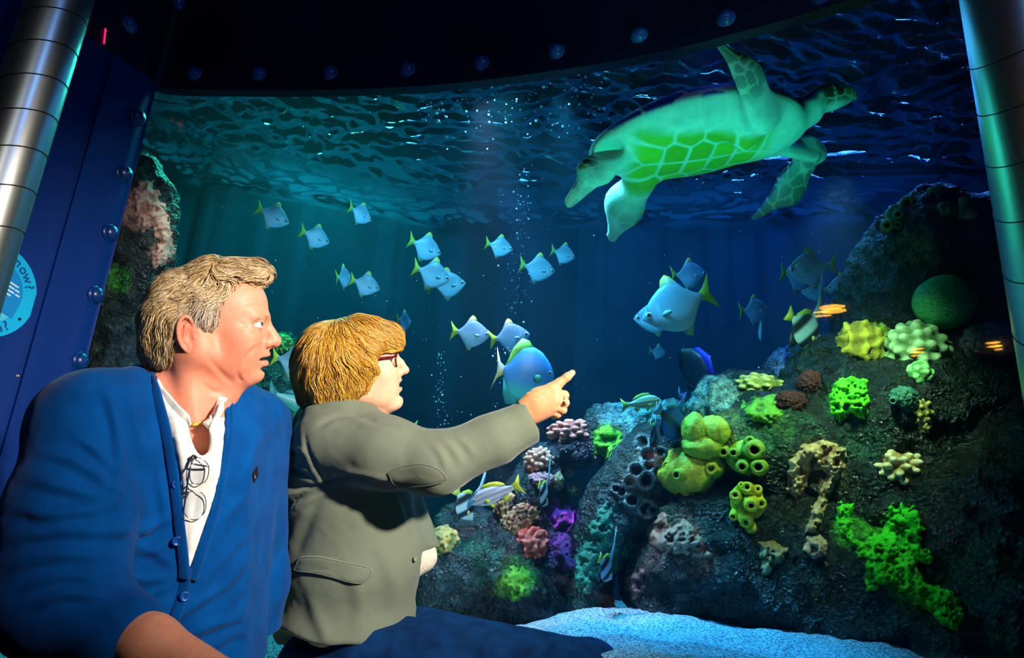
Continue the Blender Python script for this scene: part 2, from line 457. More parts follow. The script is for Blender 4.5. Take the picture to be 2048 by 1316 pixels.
# the raised flat rim that carries the rivets of the blue panel
rim_i = [i for i in range(i_edge + 1) if np.linalg.norm(HP[i] - EDGE) < .20]
V, F = strip(HP[rim_i], .0, ZT, .012, -1)
mkc('rim_plate', V, F, M_bluepaint, wall_left, smooth='auto')
def dome(c, n, r, m, parent, name='rivet', k=.75):
    u, v = frame(np.asarray(n, float)); R = np.stack([u, v, n], 1)
    prof = [(1.12, -.05), (1.12, .05), (1.0, .12)] + [(math.cos(a) * .98, .12 + k * math.sin(a)) for a in np.linspace(0, 1.45, 7)]
    ang = np.linspace(0, 2 * np.pi, 18, endpoint=False); V = []
    for pr, pz in prof: V += [(pr * math.cos(a), pr * math.sin(a), pz) for a in ang]
    V.append((0, 0, .12 + k)); V = np.array(V) * r @ R.T + c
    F = grid_faces(len(prof), 18, False, True).tolist() + [[(len(prof) - 1) * 18 + j, (len(prof) - 1) * 18 + (j + 1) % 18, len(prof) * 18] for j in range(18)]
    o = mkc(name, V, F, m, parent); return o
def path_hit(px, py, path, z_hint=None, off=0.):
    """where the view ray of a pixel meets the vertical wall over a plan path"""
    v = (px - 1024) / FPX * RT - (py - 658) / FPX * UP + FW; best = None
    for i in range(len(path) - 1):
        a, b = path[i], path[i + 1]; d = b - a
        M = np.array([[v[0], -d[0]], [v[1], -d[1]]])
        if abs(np.linalg.det(M)) < 1e-9: continue
        t, s = np.linalg.solve(M, a - CAM[:2])
        if t > 0 and -.001 <= s <= 1.001 and (best is None or t < best[0]):
            n = np.array([d[1], -d[0], 0]) / np.linalg.norm(d)
            best = (t, CAM + v * t, n)
    return best[1], best[2]
for px, py in [(388, 148), (518, 148), (660, 146), (815, 140), (963, 127), (1113, 103), (1278, 70), (1452, 37), (260, 50), (357, 4), (1640, -8), (180, -20)]:
    p, n = path_hit(px, py, HP); dome(p, n, .029, M_rivet_dark, header)
for px, py in [(270, 235), (243, 348), (214, 466), (184, 590), (153, 722), (122, 858), (91, 1000)]:
    p, n = path_hit(px, py, HP[:i_edge + 1]); dome(p + n * .012, n, .031, M_rivet, wall_left)

# thin acrylic window ------------------------------------------------
def pane_mat():
    m = bpy.data.materials.new('clear_acrylic'); m.use_nodes = True; nt = m.node_tree
    for n in list(nt.nodes): nt.nodes.remove(n)
    out = _n(nt, 'ShaderNodeOutputMaterial'); mx = _n(nt, 'ShaderNodeMixShader')
    tr = _n(nt, 'ShaderNodeBsdfTransparent', Color=(.97, .99, 1, 1)); gl = _n(nt, 'ShaderNodeBsdfGlossy', Roughness=.02)
    lw = _n(nt, 'ShaderNodeLayerWeight', Blend=.5); pw = _n(nt, 'ShaderNodeMath', operation='POWER'); pw.inputs[1].default_value = 4.0; ml = _n(nt, 'ShaderNodeMath', operation='MULTIPLY_ADD'); ml.inputs[1].default_value = .35; ml.inputs[2].default_value = .022
    nt.links.new(lw.outputs['Facing'], pw.inputs[0]); nt.links.new(pw.outputs[0], ml.inputs[0]); nt.links.new(ml.outputs[0], mx.inputs[0]); nt.links.new(tr.outputs[0], mx.inputs[1]); nt.links.new(gl.outputs[0], mx.inputs[2])
    nt.links.new(mx.outputs[0], out.inputs[0]); return m
V, F = strip(HP[i_edge:] + np.array([0, .012]), .40, ZT + .04, .03)
pane = tag(mkc('window_1', V, F, pane_mat(), smooth='auto'), 'clear curved acrylic aquarium window', kind='structure')

# tank shell --------------------------------------------------------
ZS = 3.1
M_tank = mat('tank_wall', (.008, .045, .095), .9, spec=.1, col2=(.005, .034, .08), nscale=1.2, bump=('noise', 8, .3, .02))
BW = spline([on_z(x, y, ZS)[:2] + np.array([0, .0]) for x, y in [(380, 345), (640, 392), (907, 437), (1300, 432), (1900, 420)]], 40)
BW = np.concatenate([[[-2.75, 2.1], [-2.7, 3.3]], BW + [0, .05], [[3.6, 3.6], [3.4, 1.2]]]); BW = spline(BW, 90)
V, F = strip(BW, .25, 4.3, .1)
tag(mkc('wall_back', V, F, M_tank), 'deep blue back wall of the aquarium tank', kind='structure')
def heightgrid(x0, x1, y0, y1, nx, ny, fn):
    X, Y = np.meshgrid(np.linspace(x0, x1, nx), np.linspace(y0, y1, ny), indexing='ij')
    P = np.stack([X.ravel(), Y.ravel(), np.zeros(X.size)], 1); P[:, 2] = fn(P); return P, grid_faces(nx, ny)
def water_mat():
    m = bpy.data.materials.new('water_surface'); m.use_nodes = True; nt = m.node_tree
    for n in list(nt.nodes): nt.nodes.remove(n)
    out = _n(nt, 'ShaderNodeOutputMaterial'); mx = _n(nt, 'ShaderNodeMixShader')
    tr = _n(nt, 'ShaderNodeBsdfTransparent', Color=(.9, .97, 1, 1)); gl = _n(nt, 'ShaderNodeBsdfGlossy', Roughness=.05, Color=(.95, .98, 1, 1))
    fr = _n(nt, 'ShaderNodeFresnel', IOR=1.33)
    nt.links.new(fr.outputs[0], mx.inputs[0]); nt.links.new(tr.outputs[0], mx.inputs[1]); nt.links.new(gl.outputs[0], mx.inputs[2])
    nt.links.new(mx.outputs[0], out.inputs[0]); return m
def waves(P):
    Q = P * np.array([1.0, 1.9, 1]); W = Q + .35 * np.stack([fbm(Q, 1.1, 2, 3), fbm(Q, 1.1, 2, 9), 0 * P[:, 0]], 1)
    return ZS + .030 * fbm(W, 2.0, 2, 5) + .036 * fbm(W, 6.0, 2, 11) + .021 * fbm(W, 15, 2, 21)
V, F = heightgrid(-3.0, 3.6, 1.2, 5.2, 440, 270, waves)
surf = tag(mk('water_surface', V, F, water_mat()), 'rippled underside of the aquarium water surface', 'water', kind='stuff')
# sand --------------------------------------------------------------
M_sand = mat('pale_sand', srgb(196, 214, 222), .8, spec=.3, col2=srgb(92, 118, 138), nscale=150, ndetail=2, nlo=.42, nhi=.58,
             bump=[('noise', 260, .9, .006), ('noise', 70, .5, .01)])
def dunes(P):
    z = .47 + .105 * sstep(-.15, .35, P[:, 0]) * sstep(1.75, 1.1, P[:, 0]) * sstep(3.4, 2.7, P[:, 1]) + .035 * fbm(P, 1.6, 2, 31) + .02 * fbm(P, 5, 2, 33) + .006 * fbm(P, 40, 2, 35) + 0 * P[:, 0]
    return z
V, F = heightgrid(-2.8, 3.4, 1.3, 4.9, 420, 260, dunes)
tag(mk('sand_bed', V, F, M_sand), 'pale sand covering the floor of the tank', 'sand', kind='stuff')
# gallery floor, bench, pillars ---------------------------------------
V, F = boxm((-4, -3, -.1), (4, 1.9, 0)); tag(mkc('floor', V, F, M_dark, smooth=False), 'dark gallery floor', kind='structure')
V, F = strip(HP[i_edge:] + np.array([0, .0]), 0, .40, .25); tag(mkc('wall_front', V, F, M_navy, smooth='auto'), 'dark plinth below the aquarium window', kind='structure')
M_bench = mat('bench_vinyl', srgb(14, 15, 22), .45, col2=srgb(9, 10, 15), nscale=8)
bench_path = HP[i_edge - 2:-34] + np.array([.0, -.62])
bt = empty('bench', (0, 1.2, 0))
V, F = strip(bench_path, .36, .42, .56); mkc('seat', V, F, M_bench, bt, smooth='auto')
V, F = strip(bench_path[2:-2] + np.array([0, .08]), 0, .36, .4); mkc('base', V, F, M_navy, bt, smooth='auto')
tag(bt, 'dark curved bench that the two visitors sit on', 'bench')

M_steel = mat('brushed_steel', srgb(196, 200, 196), .34, metal=1., bump=('noise', 220, .05, .001), stretch=(1, 1, .05), col2=srgb(172, 178, 172), nscale=6)
M_seam = mat('seam_dark', srgb(40, 46, 44), .5, metal=.6, col2=srgb(30, 34, 33), nscale=20)
def pillar(name, c, r, z0, z1, seams, label, slant):
    root = empty(name, (c[0], c[1], 0))
    ang = np.linspace(0, 2 * np.pi, 48, endpoint=False); zs = np.linspace(z0, z1, 2)
    V = np.concatenate([np.stack([c[0] + r * np.cos(ang), c[1] + r * np.sin(ang), np.full(48, z)], 1) for z in zs])
    F = grid_faces(2, 48, False, True).tolist() + [list(range(47, -1, -1)), list(range(48, 96))]
    mkc('tube', V, F, M_steel, root, smooth='auto')
    for z in seams:
        a2 = np.linspace(0, 2 * np.pi, 48, endpoint=False)
        pts = np.stack([c[0] + r * np.cos(a2), c[1] + r * np.sin(a2), z + slant * r * np.cos(a2 - .6)], 1)
        V, F = tube(pts, .0016, 6, closed=True); mk('seam', V, outward(V - V.mean(0), F), M_seam, root)
    tag(root, label, 'pillar'); return root
pc = at(25, 300, 1.5)                                  # left pillar axis
pillar('steel_pillar', pc, .064, 0, 3.4, [at(90, y, 1.5)[2] for y in (-20, 65, 150, 235, 322, 410, 500)], 'shiny spiral seamed steel pillar in front of the blue panel', .35)
pc2 = at(2092, 300, 1.55)
pillar('steel_pillar', pc2, .115, 0, 3.4, [at(2020, y, 1.45)[2] for y in (-60, 70, 205, 340, 480, 620, 760, 900)], 'wide matte steel pillar at the right edge of the window', .9)

# round information sign ---------------------------------------------
M_signcyan = mat('sign_cyan', srgb(0, 178, 226), .45, col2=srgb(0, 170, 220), nscale=4)
M_signmid = mat('sign_mid_blue', srgb(0, 132, 200), .5, col2=srgb(0, 124, 192), nscale=4)
M_signpale = mat('sign_pale_blue', srgb(86, 196, 222), .5, col2=srgb(78, 188, 216), nscale=4)
M_signink = mat('sign_ink', srgb(0, 74, 150), .5, col2=srgb(0, 68, 142), nscale=9)
M_signwhite = mat('sign_white', srgb(220, 240, 248), .5, col2=srgb(206, 232, 244), nscale=9)
sp, sn = path_hit(-26, 578, np.concatenate([[HP[0] + (HP[0] - HP[1]) * 60], HP[:i_edge + 1]]))
sn = sn / np.linalg.norm(sn); sx = np.array([-sn[1], sn[0], 0]); sz = np.array([0, 0, 1.0])
if (sx @ RT) < 0: sx = -sx
scal = (sp - CAM) @ FW / FPX                            # metres per pixel on the sign
sgn = empty('round_sign', sp)
ORG[sgn.name] = sp
tilt = math.radians(-13)
def sg(x, y, h=0.):                                    # sign-plane coordinates in pixels, turned with the picture
    x2, y2 = x * math.cos(tilt) - y * math.sin(tilt), x * math.sin(tilt) + y * math.cos(tilt)
    return sp + scal * (x2 * sx + y2 * sz) + sn * (.012 + h)
def plate(pts, h0, h1):
    n = len(pts); V = [sg(x, y, h0) for x, y in pts] + [sg(x, y, h1) for x, y in pts]
    F = [list(range(n - 1, -1, -1)), list(range(n, 2 * n))] + [[i, (i + 1) % n, n + (i + 1) % n, n + i] for i in range(n)]
    return np.array(V), F
circ = lambda r, a0=0, a1=360, n=64: [(r * math.cos(math.radians(a)), r * math.sin(math.radians(a))) for a in np.linspace(a0, a1, n, endpoint=(a1 - a0) % 360 != 0)]
V, F = plate(circ(97), -.011, .003); mkc('disc', V, F, M_signcyan, sgn, smooth='auto')
V, F = plate(circ(66, 0, 180, 30) + [(-66, -30), (66, -30)], .003, .0042); mkc('upper_panel', V, F, M_signmid, sgn, smooth='auto')
V, F = plate([(66 * math.cos(a), 66 * math.sin(a)) for a in np.linspace(-.42, -math.pi + .42, 24)], .003, .0042)
mkc('lower_panel', V, F, M_signpale, sgn, smooth='auto')
for k, (x0, x1, y) in enumerate([(20, 46, 32), (20, 40, 24), (42, 52, 24), (20, 44, 16), (47, 57, 16), (16, 40, 8)]):
    V, F = plate([(x0, y), (x1, y), (x1, y + 3), (x0, y + 3)], .0042, .005); mkc('text_line', V, F, M_signwhite, sgn, smooth=False)
for y in (-40, -48): 
    V, F = plate([(26, y), (46, y), (44, y + 3), (26, y + 3)], .0042, .005); mkc('text_line', V, F, M_signcyan, sgn, smooth=False)
V, F = plate([(80 + 3.2 * math.cos(a), -22 + 3.2 * math.sin(a)) for a in np.linspace(0, 6.0, 12)], .003, .006); mkc('screw', V, F, M_navy, sgn)
def letter(ch, ang, r, size, flip=False):
    cu = bpy.data.curves.new('letter', 'FONT'); cu.body = ch; cu.size = size * scal * 1.35; cu.align_x = 'CENTER'; cu.extrude = .0008; cu.offset = size * scal * .012
    o = bpy.data.objects.new('letter', cu); COL.objects.link(o); cu.materials.append(M_signink)
    a = math.radians(ang); c = sg(r * math.cos(a), r * math.sin(a), .0045)
    rot = ang - 90 if not flip else ang + 90
    b = math.radians(rot) + tilt
    ex = math.cos(b) * sx + math.sin(b) * sz; ey = -math.sin(b) * sx + math.cos(b) * sz
    dg = bpy.context.evaluated_depsgraph_get(); me = bpy.data.meshes.new_from_object(o.evaluated_get(dg))
    bpy.data.objects.remove(o)
    L = np.array([v.co[:] for v in me.vertices]); W = c + L[:, 0:1] * ex + L[:, 1:2] * ey + L[:, 2:3] * sn
    for v, w in zip(me.vertices, W): v.co = w - sp
    ob = link('letter', me, sgn)
for i, ch in enumerate('did you know?'):
    if ch != ' ': letter(ch, 40 + 13.2 * (12 - i) - 4, 72, 21)
for ch, a in (('o', -61), ('n', -49), ('?', -38)): letter(ch, a, 88, 21, True)
tag(sgn, 'round cyan information sign with curved dark blue lettering on the blue panel', 'sign')
# small scuff of bare metal and the thin red line above the panel
p, n = path_hit(36, 752, HP[:i_edge + 1])
dome(p + n * .002, n, .006, M_steel, wall_left, 'screw')

# amber wall lamps behind the viewer, mirrored in the window -------------
M_amber = mat('amber_lamp', (1, .55, .05), .4, emit=((1.0, .50, .03), 55.), col2=(1, .5, .04), nscale=8)
M_housing = mat('lamp_housing', srgb(24, 24, 28), .5, col2=srgb(18, 18, 22), nscale=12)
def mirror_point(px, py, dist):
    p, n = path_hit(px, py, HP[i_edge:]); v = p - CAM; v /= np.linalg.norm(v); r = v - 2 * (v @ n) * n; return p + r * dist, -r
for (px, py, lab) in ((1662, 614, 'amber wall lamp behind the viewer nearer the reef middle'), (2000, 684, 'amber wall lamp behind the viewer nearer the right pillar')):
    c, n = mirror_point(px, py, 1.5); u = np.cross([0, 0, 1.], n); u /= np.linalg.norm(u); w = np.cross(n, u); R_ = np.stack([u, w, n], 1)
    wl = empty('wall_lamp', c)
    for (dx, dz, a, b) in ((-.005, .006, .036, .013), (.024, -.014, .026, .005)) if px < 1800 else ((-.002, .004, .012, .005), (.004, -.010, .008, .004)):
        V, F = uvsphere((0, 0, 0), (a, b, .02), 20, 10); V = c + (V + np.array([dx, dz, .0])) @ R_.T; mk('lens', V, outq(V - V.mean(0), F), M_amber, wl)
    V, F = boxm((-.07, -.04, -.08), (.07, .04, -.02)); V = c + V @ R_.T; mk('housing', V, outq(V - V.mean(0), F), M_housing, wl, smooth=False)
    tag(wl, lab, 'lamp')

# glowing strip standing in for a thin red LED reflection on the header
M_red = mat('red_reflection', (.9, .02, .12), .4, emit=((1.0, .02, .16), 1.2), col2=(.8, .02, .1), nscale=20)
pr = [path_hit(209 - k * .5, 58 + k * 5, HP) for k in range(7)]; V, F = tube(np.array([a_ + n_ * .006 for a_, n_ in pr]), .003, 6); mk('reflection_strip', V, F, M_red, header)

# water body: faint blue haze that thins out distant things ------------
def water_volume():
    m = bpy.data.materials.new('sea_water'); m.use_nodes = True; nt = m.node_tree
    for n in list(nt.nodes): nt.nodes.remove(n)
    out = _n(nt, 'ShaderNodeOutputMaterial')
    ab = _n(nt, 'ShaderNodeVolumeAbsorption', Color=(.25, .82, .95, 1), Density=.28)
    sc_ = _n(nt, 'ShaderNodeVolumeScatter', Color=(.25, .7, 1.0, 1), Density=.017, Anisotropy=.2); ad = _n(nt, 'ShaderNodeAddShader')
    nt.links.new(ab.outputs[0], ad.inputs[0]); nt.links.new(sc_.outputs[0], ad.inputs[1])
    nt.links.new(ad.outputs[0], out.inputs['Volume']); return m
front = HP[i_edge:-8] + np.array([0, .05]); foot = np.concatenate([front, BW[::-1][6:-2]])
n = len(foot); V = np.concatenate([np.column_stack([foot, np.full(n, .30)]), np.column_stack([foot, np.full(n, ZS - .06)])])
F = [list(range(n - 1, -1, -1)), list(range(n, 2 * n))] + [[i, (i + 1) % n, n + (i + 1) % n, n + i] for i in range(n)]
tag(mkc('tank_water', V, F, water_volume(), smooth=False), 'clear blue salt water filling the aquarium tank', 'water', kind='stuff')

# ================================================================== reef rocks
M_rock = mat('reef_rock', (.1, .1, .1), .26, spec=.6, attr=True, col2=(.22, .26, .30), nscale=34, ndetail=5, nlo=.35, nhi=.62,
             bump=[('noise', 34, 1.0, .04), ('noise', 130, 1.0, .02), ('voronoi', 70, .7, .015)])
ROCKS = []
def blob_rock(name, blobs, label, h=.016, base=(.022, .036, .034), patches=(), seed=1, amp=1., cat='rock', k=.10, craters=()):
    """blobs: (px, py, depth, rx px, ry px, rz m); patches: (px, py, r px, colour[, hardness])"""
    prims = []; lo = np.full(3, 9.); hi = -lo
    for (px, py, d, rx, ry, rz) in blobs:
        c = cs(px, py, d); s = d / FPX; r = np.array([rx * s, ry * s, rz]); prims.append(ell(c, r)); lo = np.minimum(lo, c - r); hi = np.maximum(hi, c + r)
    v = Vol(lo - .08, hi + .08, h)
    for p in prims: v.add(p, k)
    V, F = v.mesh(); V = c2w(V); F = outward(V - V.mean(0), F)
    N = vnormals(V, F)
    V = V + N * (amp * (.055 * fbm(V, 3.2, 3, seed) + .030 * fbm(V, 9, 3, seed + 5, ridge=True) + .016 * fbm(V, 26, 2, seed + 9)))[:, None]
    for (px, py, r, dep) in craters:
        q = w2px(V); dd = np.hypot(q[:, 0] - px, q[:, 1] - py) / r
        fr = (N @ (-FW)) > -.2
        V = V + N * (fr * dep * (1.0 * np.exp(-((dd - 1) / .28) ** 2) - 1.6 * (dd < .8) * sstep(.9, .5, dd)))[:, None]
    N = vnormals(V, F)
    col = np.tile(np.asarray(base), (len(V), 1)); q = w2px(V)
    n1 = fbm(V, 7, 3, seed + 20); n2 = fbm(V, 30, 2, seed + 30)
    col = col * .42 * (1 + .8 * n1[:, None]) + np.clip(n2, 0, 1)[:, None] * np.array([.012, .06, .045])
    # pale crust on knobs that stick out
    for pt in patches:
        px, py, r, c = pt[:4]; hd = pt[4] if len(pt) > 4 else .35
        dd = np.hypot(q[:, 0] - px, q[:, 1] - py) / r + .55 * n1 + .25 * n2
        w = sstep(1 + hd, 1 - hd, dd)[:, None]; col = col * (1 - w) + np.asarray(c) * (1 + .35 * n2[:, None]) * w
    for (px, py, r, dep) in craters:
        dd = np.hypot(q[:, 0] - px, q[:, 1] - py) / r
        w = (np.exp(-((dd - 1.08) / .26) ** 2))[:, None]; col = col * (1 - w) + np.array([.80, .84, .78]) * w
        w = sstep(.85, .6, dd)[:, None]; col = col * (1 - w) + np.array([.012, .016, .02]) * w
    o = mk(name, V, F, M_rock, col=np.clip(col, 0, 1))
    ROCKS.append((V, F)); tag(o, label, cat); return o
TEAL = (.42, .72, .66); PINKC = (.50, .26, .20); TAN = (.42, .30, .15); GREENB = (.10, .55, .03); OLIVE = (.25, .28, .04); BLUEC = (.06, .16, .42); PURP = (.30, .05, .40); RUST = (.12, .03, .02)
blob_rock('reef_rock', [(1900, 590, 2.85, 175, 130, .34), (1845, 480, 2.85, 88, 80, .22), (1790, 540, 2.9, 70, 80, .2), (1955, 510, 2.75, 90, 70, .2), (1868, 425, 2.85, 42, 42, .12), (1925, 455, 2.8, 42, 42, .12), (2045, 475, 2.7, 50, 40, .12), (1760, 660, 2.9, 70, 90, .25), (1960, 690, 2.7, 120, 120, .3)],
          'dark tower of reef rock rising at the right end of the tank', base=(.010, .020, .016), seed=3,
          patches=[(1830, 500, 40, OLIVE, .6), (2000, 690, 60, (.03, .07, .16), .6)])
blob_rock('reef_rock', [(1850, 860, 2.62, 230, 170, .36), (1700, 870, 2.7, 140, 170, .36), (1570, 900, 2.72, 150, 110, .3), (1480, 900, 2.75, 90, 70, .22), (1800, 1000, 2.5, 200, 130, .32), (1650, 720, 2.85, 60, 50, .2)],
          'dark green reef wall in the middle right of the tank', base=(.014, .034, .022), seed=7,
          patches=[(1690, 800, 40, (.05, .26, .05)), (1450, 890, 60, OLIVE), (1600, 880, 60, (.03, .10, .05)), (1640, 930, 50, (.2, .13, .06)), (1540, 860, 50, (.04, .16, .03)), (1730, 880, 60, (.02, .09, .05))])
blob_rock('reef_rock', [(1440, 805, 2.9, 48, 50, .17), (1490, 800, 2.9, 66, 50, .2), (1460, 850, 2.85, 80, 55, .2), (1540, 830, 2.85, 50, 60, .18)],
          'pale teal pitted rock dome beside the yellow cauliflower coral', h=.011, base=(.03, .06, .05), seed=12, patches=[(1430, 800, 46, TEAL), (1530, 800, 40, (.12, .36, .04)), (1500, 860, 40, (.01, .03, .02))])
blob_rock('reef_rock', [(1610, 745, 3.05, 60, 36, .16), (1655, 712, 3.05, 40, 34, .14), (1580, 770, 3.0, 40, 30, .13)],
          'blue rough rock below the long finned bannerfish', h=.012, base=(.07, .12, .22), seed=15, patches=[(1610, 740, 90, (.12, .30, .95))])
blob_rock('reef_rock', [(1590, 1120, 2.5, 220, 150, .34), (1420, 1100, 2.6, 130, 130, .3), (1330, 1170, 2.6, 80, 90, .24), (1760, 1190, 2.35, 240, 130, .34), (1400, 1000, 2.7, 80, 80, .22)],
          'broad dark rock slope at the foot of the reef above the sand', base=(.010, .028, .020), seed=21,
          patches=[(1360, 1085, 66, (.34, .17, .12), .2), (1400, 1120, 42, (.36, .18, .13), .2), (1270, 1165, 26, (.24, .10, .09), .4), (1330, 1020, 24, (.10, .12, .05)), (1790, 1080, 60, GREENB, .25), (1830, 1150, 62, GREENB, .25), (1700, 1060, 30, GREENB, .25), (1890, 1220, 46, (.06, .34, .03), .4), (1640, 1190, 22, (.22, .15, .02), .6), (1500, 1240, 80, (.03, .03, .02))])
blob_rock('reef_rock', [(1960, 1080, 2.15, 150, 140, .28), (2040, 950, 2.3, 130, 120, .26), (1920, 1270, 2.1, 170, 110, .3), (2050, 1230, 2.0, 140, 160, .3)],
          'dark boulder with painted maroon reflection in the lower right corner of the tank', base=(.016, .018, .012), seed=25, patches=[(1970, 1060, 80, (.10, .015, .025), .5), (1980, 1130, 70, (.12, .05, .015), .5)])  # maroon and brown patches paint a reflected glow onto the rock
cr = [(1285, 885, 13), (1297, 911, 15), (1298, 931, 11), (1272, 941, 14), (1259, 962, 11), (1292, 960, 15), (1319, 944, 12), (1264, 1000, 13), (1294, 1018, 15), (1243, 983, 10), (1306, 1021, 9), (1232, 978, 8), (1320, 905, 10)]
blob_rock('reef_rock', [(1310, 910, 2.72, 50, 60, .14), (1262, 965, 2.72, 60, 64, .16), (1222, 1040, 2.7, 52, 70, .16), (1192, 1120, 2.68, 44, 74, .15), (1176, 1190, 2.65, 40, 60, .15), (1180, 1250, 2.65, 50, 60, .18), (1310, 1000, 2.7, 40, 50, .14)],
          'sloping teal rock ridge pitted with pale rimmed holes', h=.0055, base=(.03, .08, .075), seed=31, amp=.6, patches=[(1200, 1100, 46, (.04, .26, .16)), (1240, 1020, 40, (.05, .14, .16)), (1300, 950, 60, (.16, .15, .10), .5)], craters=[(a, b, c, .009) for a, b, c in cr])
blob_rock('reef_rock', [(1270, 848, 3.05, 90, 36, .2), (1215, 862, 3.05, 44, 40, .16), (1330, 860, 3.0, 50, 44, .17), (1230, 900, 3.0, 46, 40, .15), (1350, 900, 2.95, 40, 60, .15)],
          'rounded teal rock below the yellow striped snapper', h=.011, base=(.05, .13, .13), seed=37, patches=[(1270, 840, 70, (.26, .62, .60)), (1215, 875, 30, (.08, .42, .03), .3)])
blob_rock('reef_rock', [(1150, 892, 3.0, 44, 30, .13), (1085, 950, 2.98, 32, 50, .12), (1062, 1010, 2.95, 46, 60, .15), (1110, 1075, 2.95, 84, 60, .2), (1130, 1150, 2.9, 70, 80, .2), (1040, 1090, 2.9, 70, 60, .18)],
          'violet tinted rock stack carrying the pink corals', h=.011, base=(.03, .05, .10), seed=41, patches=[(1125, 1035, 34, (.45, .03, .42), .3), (1120, 1090, 34, (.25, .03, .34), .4), (1160, 1130, 24, PURP), (1010, 1085, 40, (.05, .10, .22))])
blob_rock('reef_rock', [(940, 1100, 2.75, 86, 50, .2), (890, 1150, 2.7, 70, 70, .2), (1000, 1165, 2.75, 90, 70, .22), (1070, 1200, 2.75, 70, 50, .18), (930, 1050, 2.8, 40, 30, .12), (900, 1240, 2.75, 120, 60, .25), (1040, 1240, 2.8, 120, 50, .25)],
          'low wet rock mound behind the seated woman', h=.011, base=(.03, .055, .085), seed=47, patches=[(1030, 1160, 40, (.08, .40, .03), .4), (960, 1120, 46, (.02, .15, .10)), (900, 1160, 50, (.03, .10, .14))])
blob_rock('reef_rock', [(255, 560, 2.95, 66, 190, .2), (290, 450, 2.95, 42, 100, .14), (278, 375, 2.95, 26, 60, .1), (230, 720, 2.95, 70, 120, .2), (300, 560, 2.95, 24, 60, .1), (250, 860, 2.95, 130, 120, .25), (220, 1000, 2.95, 160, 160, .3)],
          'tall mossy rock column with pink crust beside the blue panel', base=(.020, .030, .010), seed=53, amp=.8, h=.013,
          patches=[(272, 412, 36, PINKC, .2), (312, 440, 32, PINKC, .2), (325, 500, 24, PINKC, .2), (300, 470, 20, (.03, .05, .03), .3), (235, 560, 24, (.04, .30, .02), .3), (290, 640, 26, (.16, .15, .03), .4), (290, 345, 24, (.02, .12, .06), .4)])
blob_rock('reef_rock', [(540, 790, 3.9, 90, 80, .3), (470, 860, 3.8, 120, 90, .3), (620, 870, 3.8, 90, 80, .3), (520, 980, 3.7, 200, 140, .4), (565, 715, 3.95, 40, 50, .15)],
          'dim green rock mound seen between the two visitors', base=(.012, .05, .04), seed=59, h=.02, patches=[(560, 690, 20, (.1, .4, .05)), (545, 835, 40, (.05, .22, .12))])

from mathutils.bvhtree import BVHTree
_V, _F = joinq(ROCKS); ROCKBVH = BVHTree.FromPolygons([tuple(v) for v in _V], [tuple(f) for f in _F.tolist()])
def rock_hit(px, py):
    v = (px - 1024) / FPX * RT - (py - 658) / FPX * UP + FW
    h = ROCKBVH.ray_cast(Vector(CAM), Vector(v))
    return None if h[0] is None else float((np.array(h[0]) - CAM) @ FW)
def fit_depth(px, py, d, rz):
    for dy in (0, 12, 24, 40):
        h = rock_hit(px, py + dy)
        if h is not None: return h + rz * .25
    return d
# ================================================================== corals and sponges
def coral_mat(name, rough=.5, spec=.4, bscale=160, bst=.5):
    return mat(name, attr=True, rough=rough, spec=spec, col2=(.72, .72, .68), nscale=70, bump=('noise', bscale, bst, .006))
M_coral = coral_mat('coral_skin'); M_soft = coral_mat('soft_coral_skin', .6, .3, 260, .9); M_sponge = coral_mat('sponge_skin', .55, .35, 120, .7)
def icos(n=4):
    import bmesh
    b = bmesh.new(); bmesh.ops.create_icosphere(b, subdivisions=n, radius=1); b.verts.ensure_lookup_table()
    V = np.array([v.co[:] for v in b.verts]); F = np.array([[v.index for v in f.verts] for f in b.faces]); b.free(); return V, F
ICO = {n: icos(n) for n in (2, 3, 4, 5, 6)}
ORIENT = np.stack([RT, UP, -FW], 1)                     # picture-aligned axes: right, up, towards viewer
def place(L, px, py, d, rx, ry, rz):
    s = d / FPX; return at(px, py, d) + (L * np.array([rx * s, ry * s, rz])) @ ORIENT.T
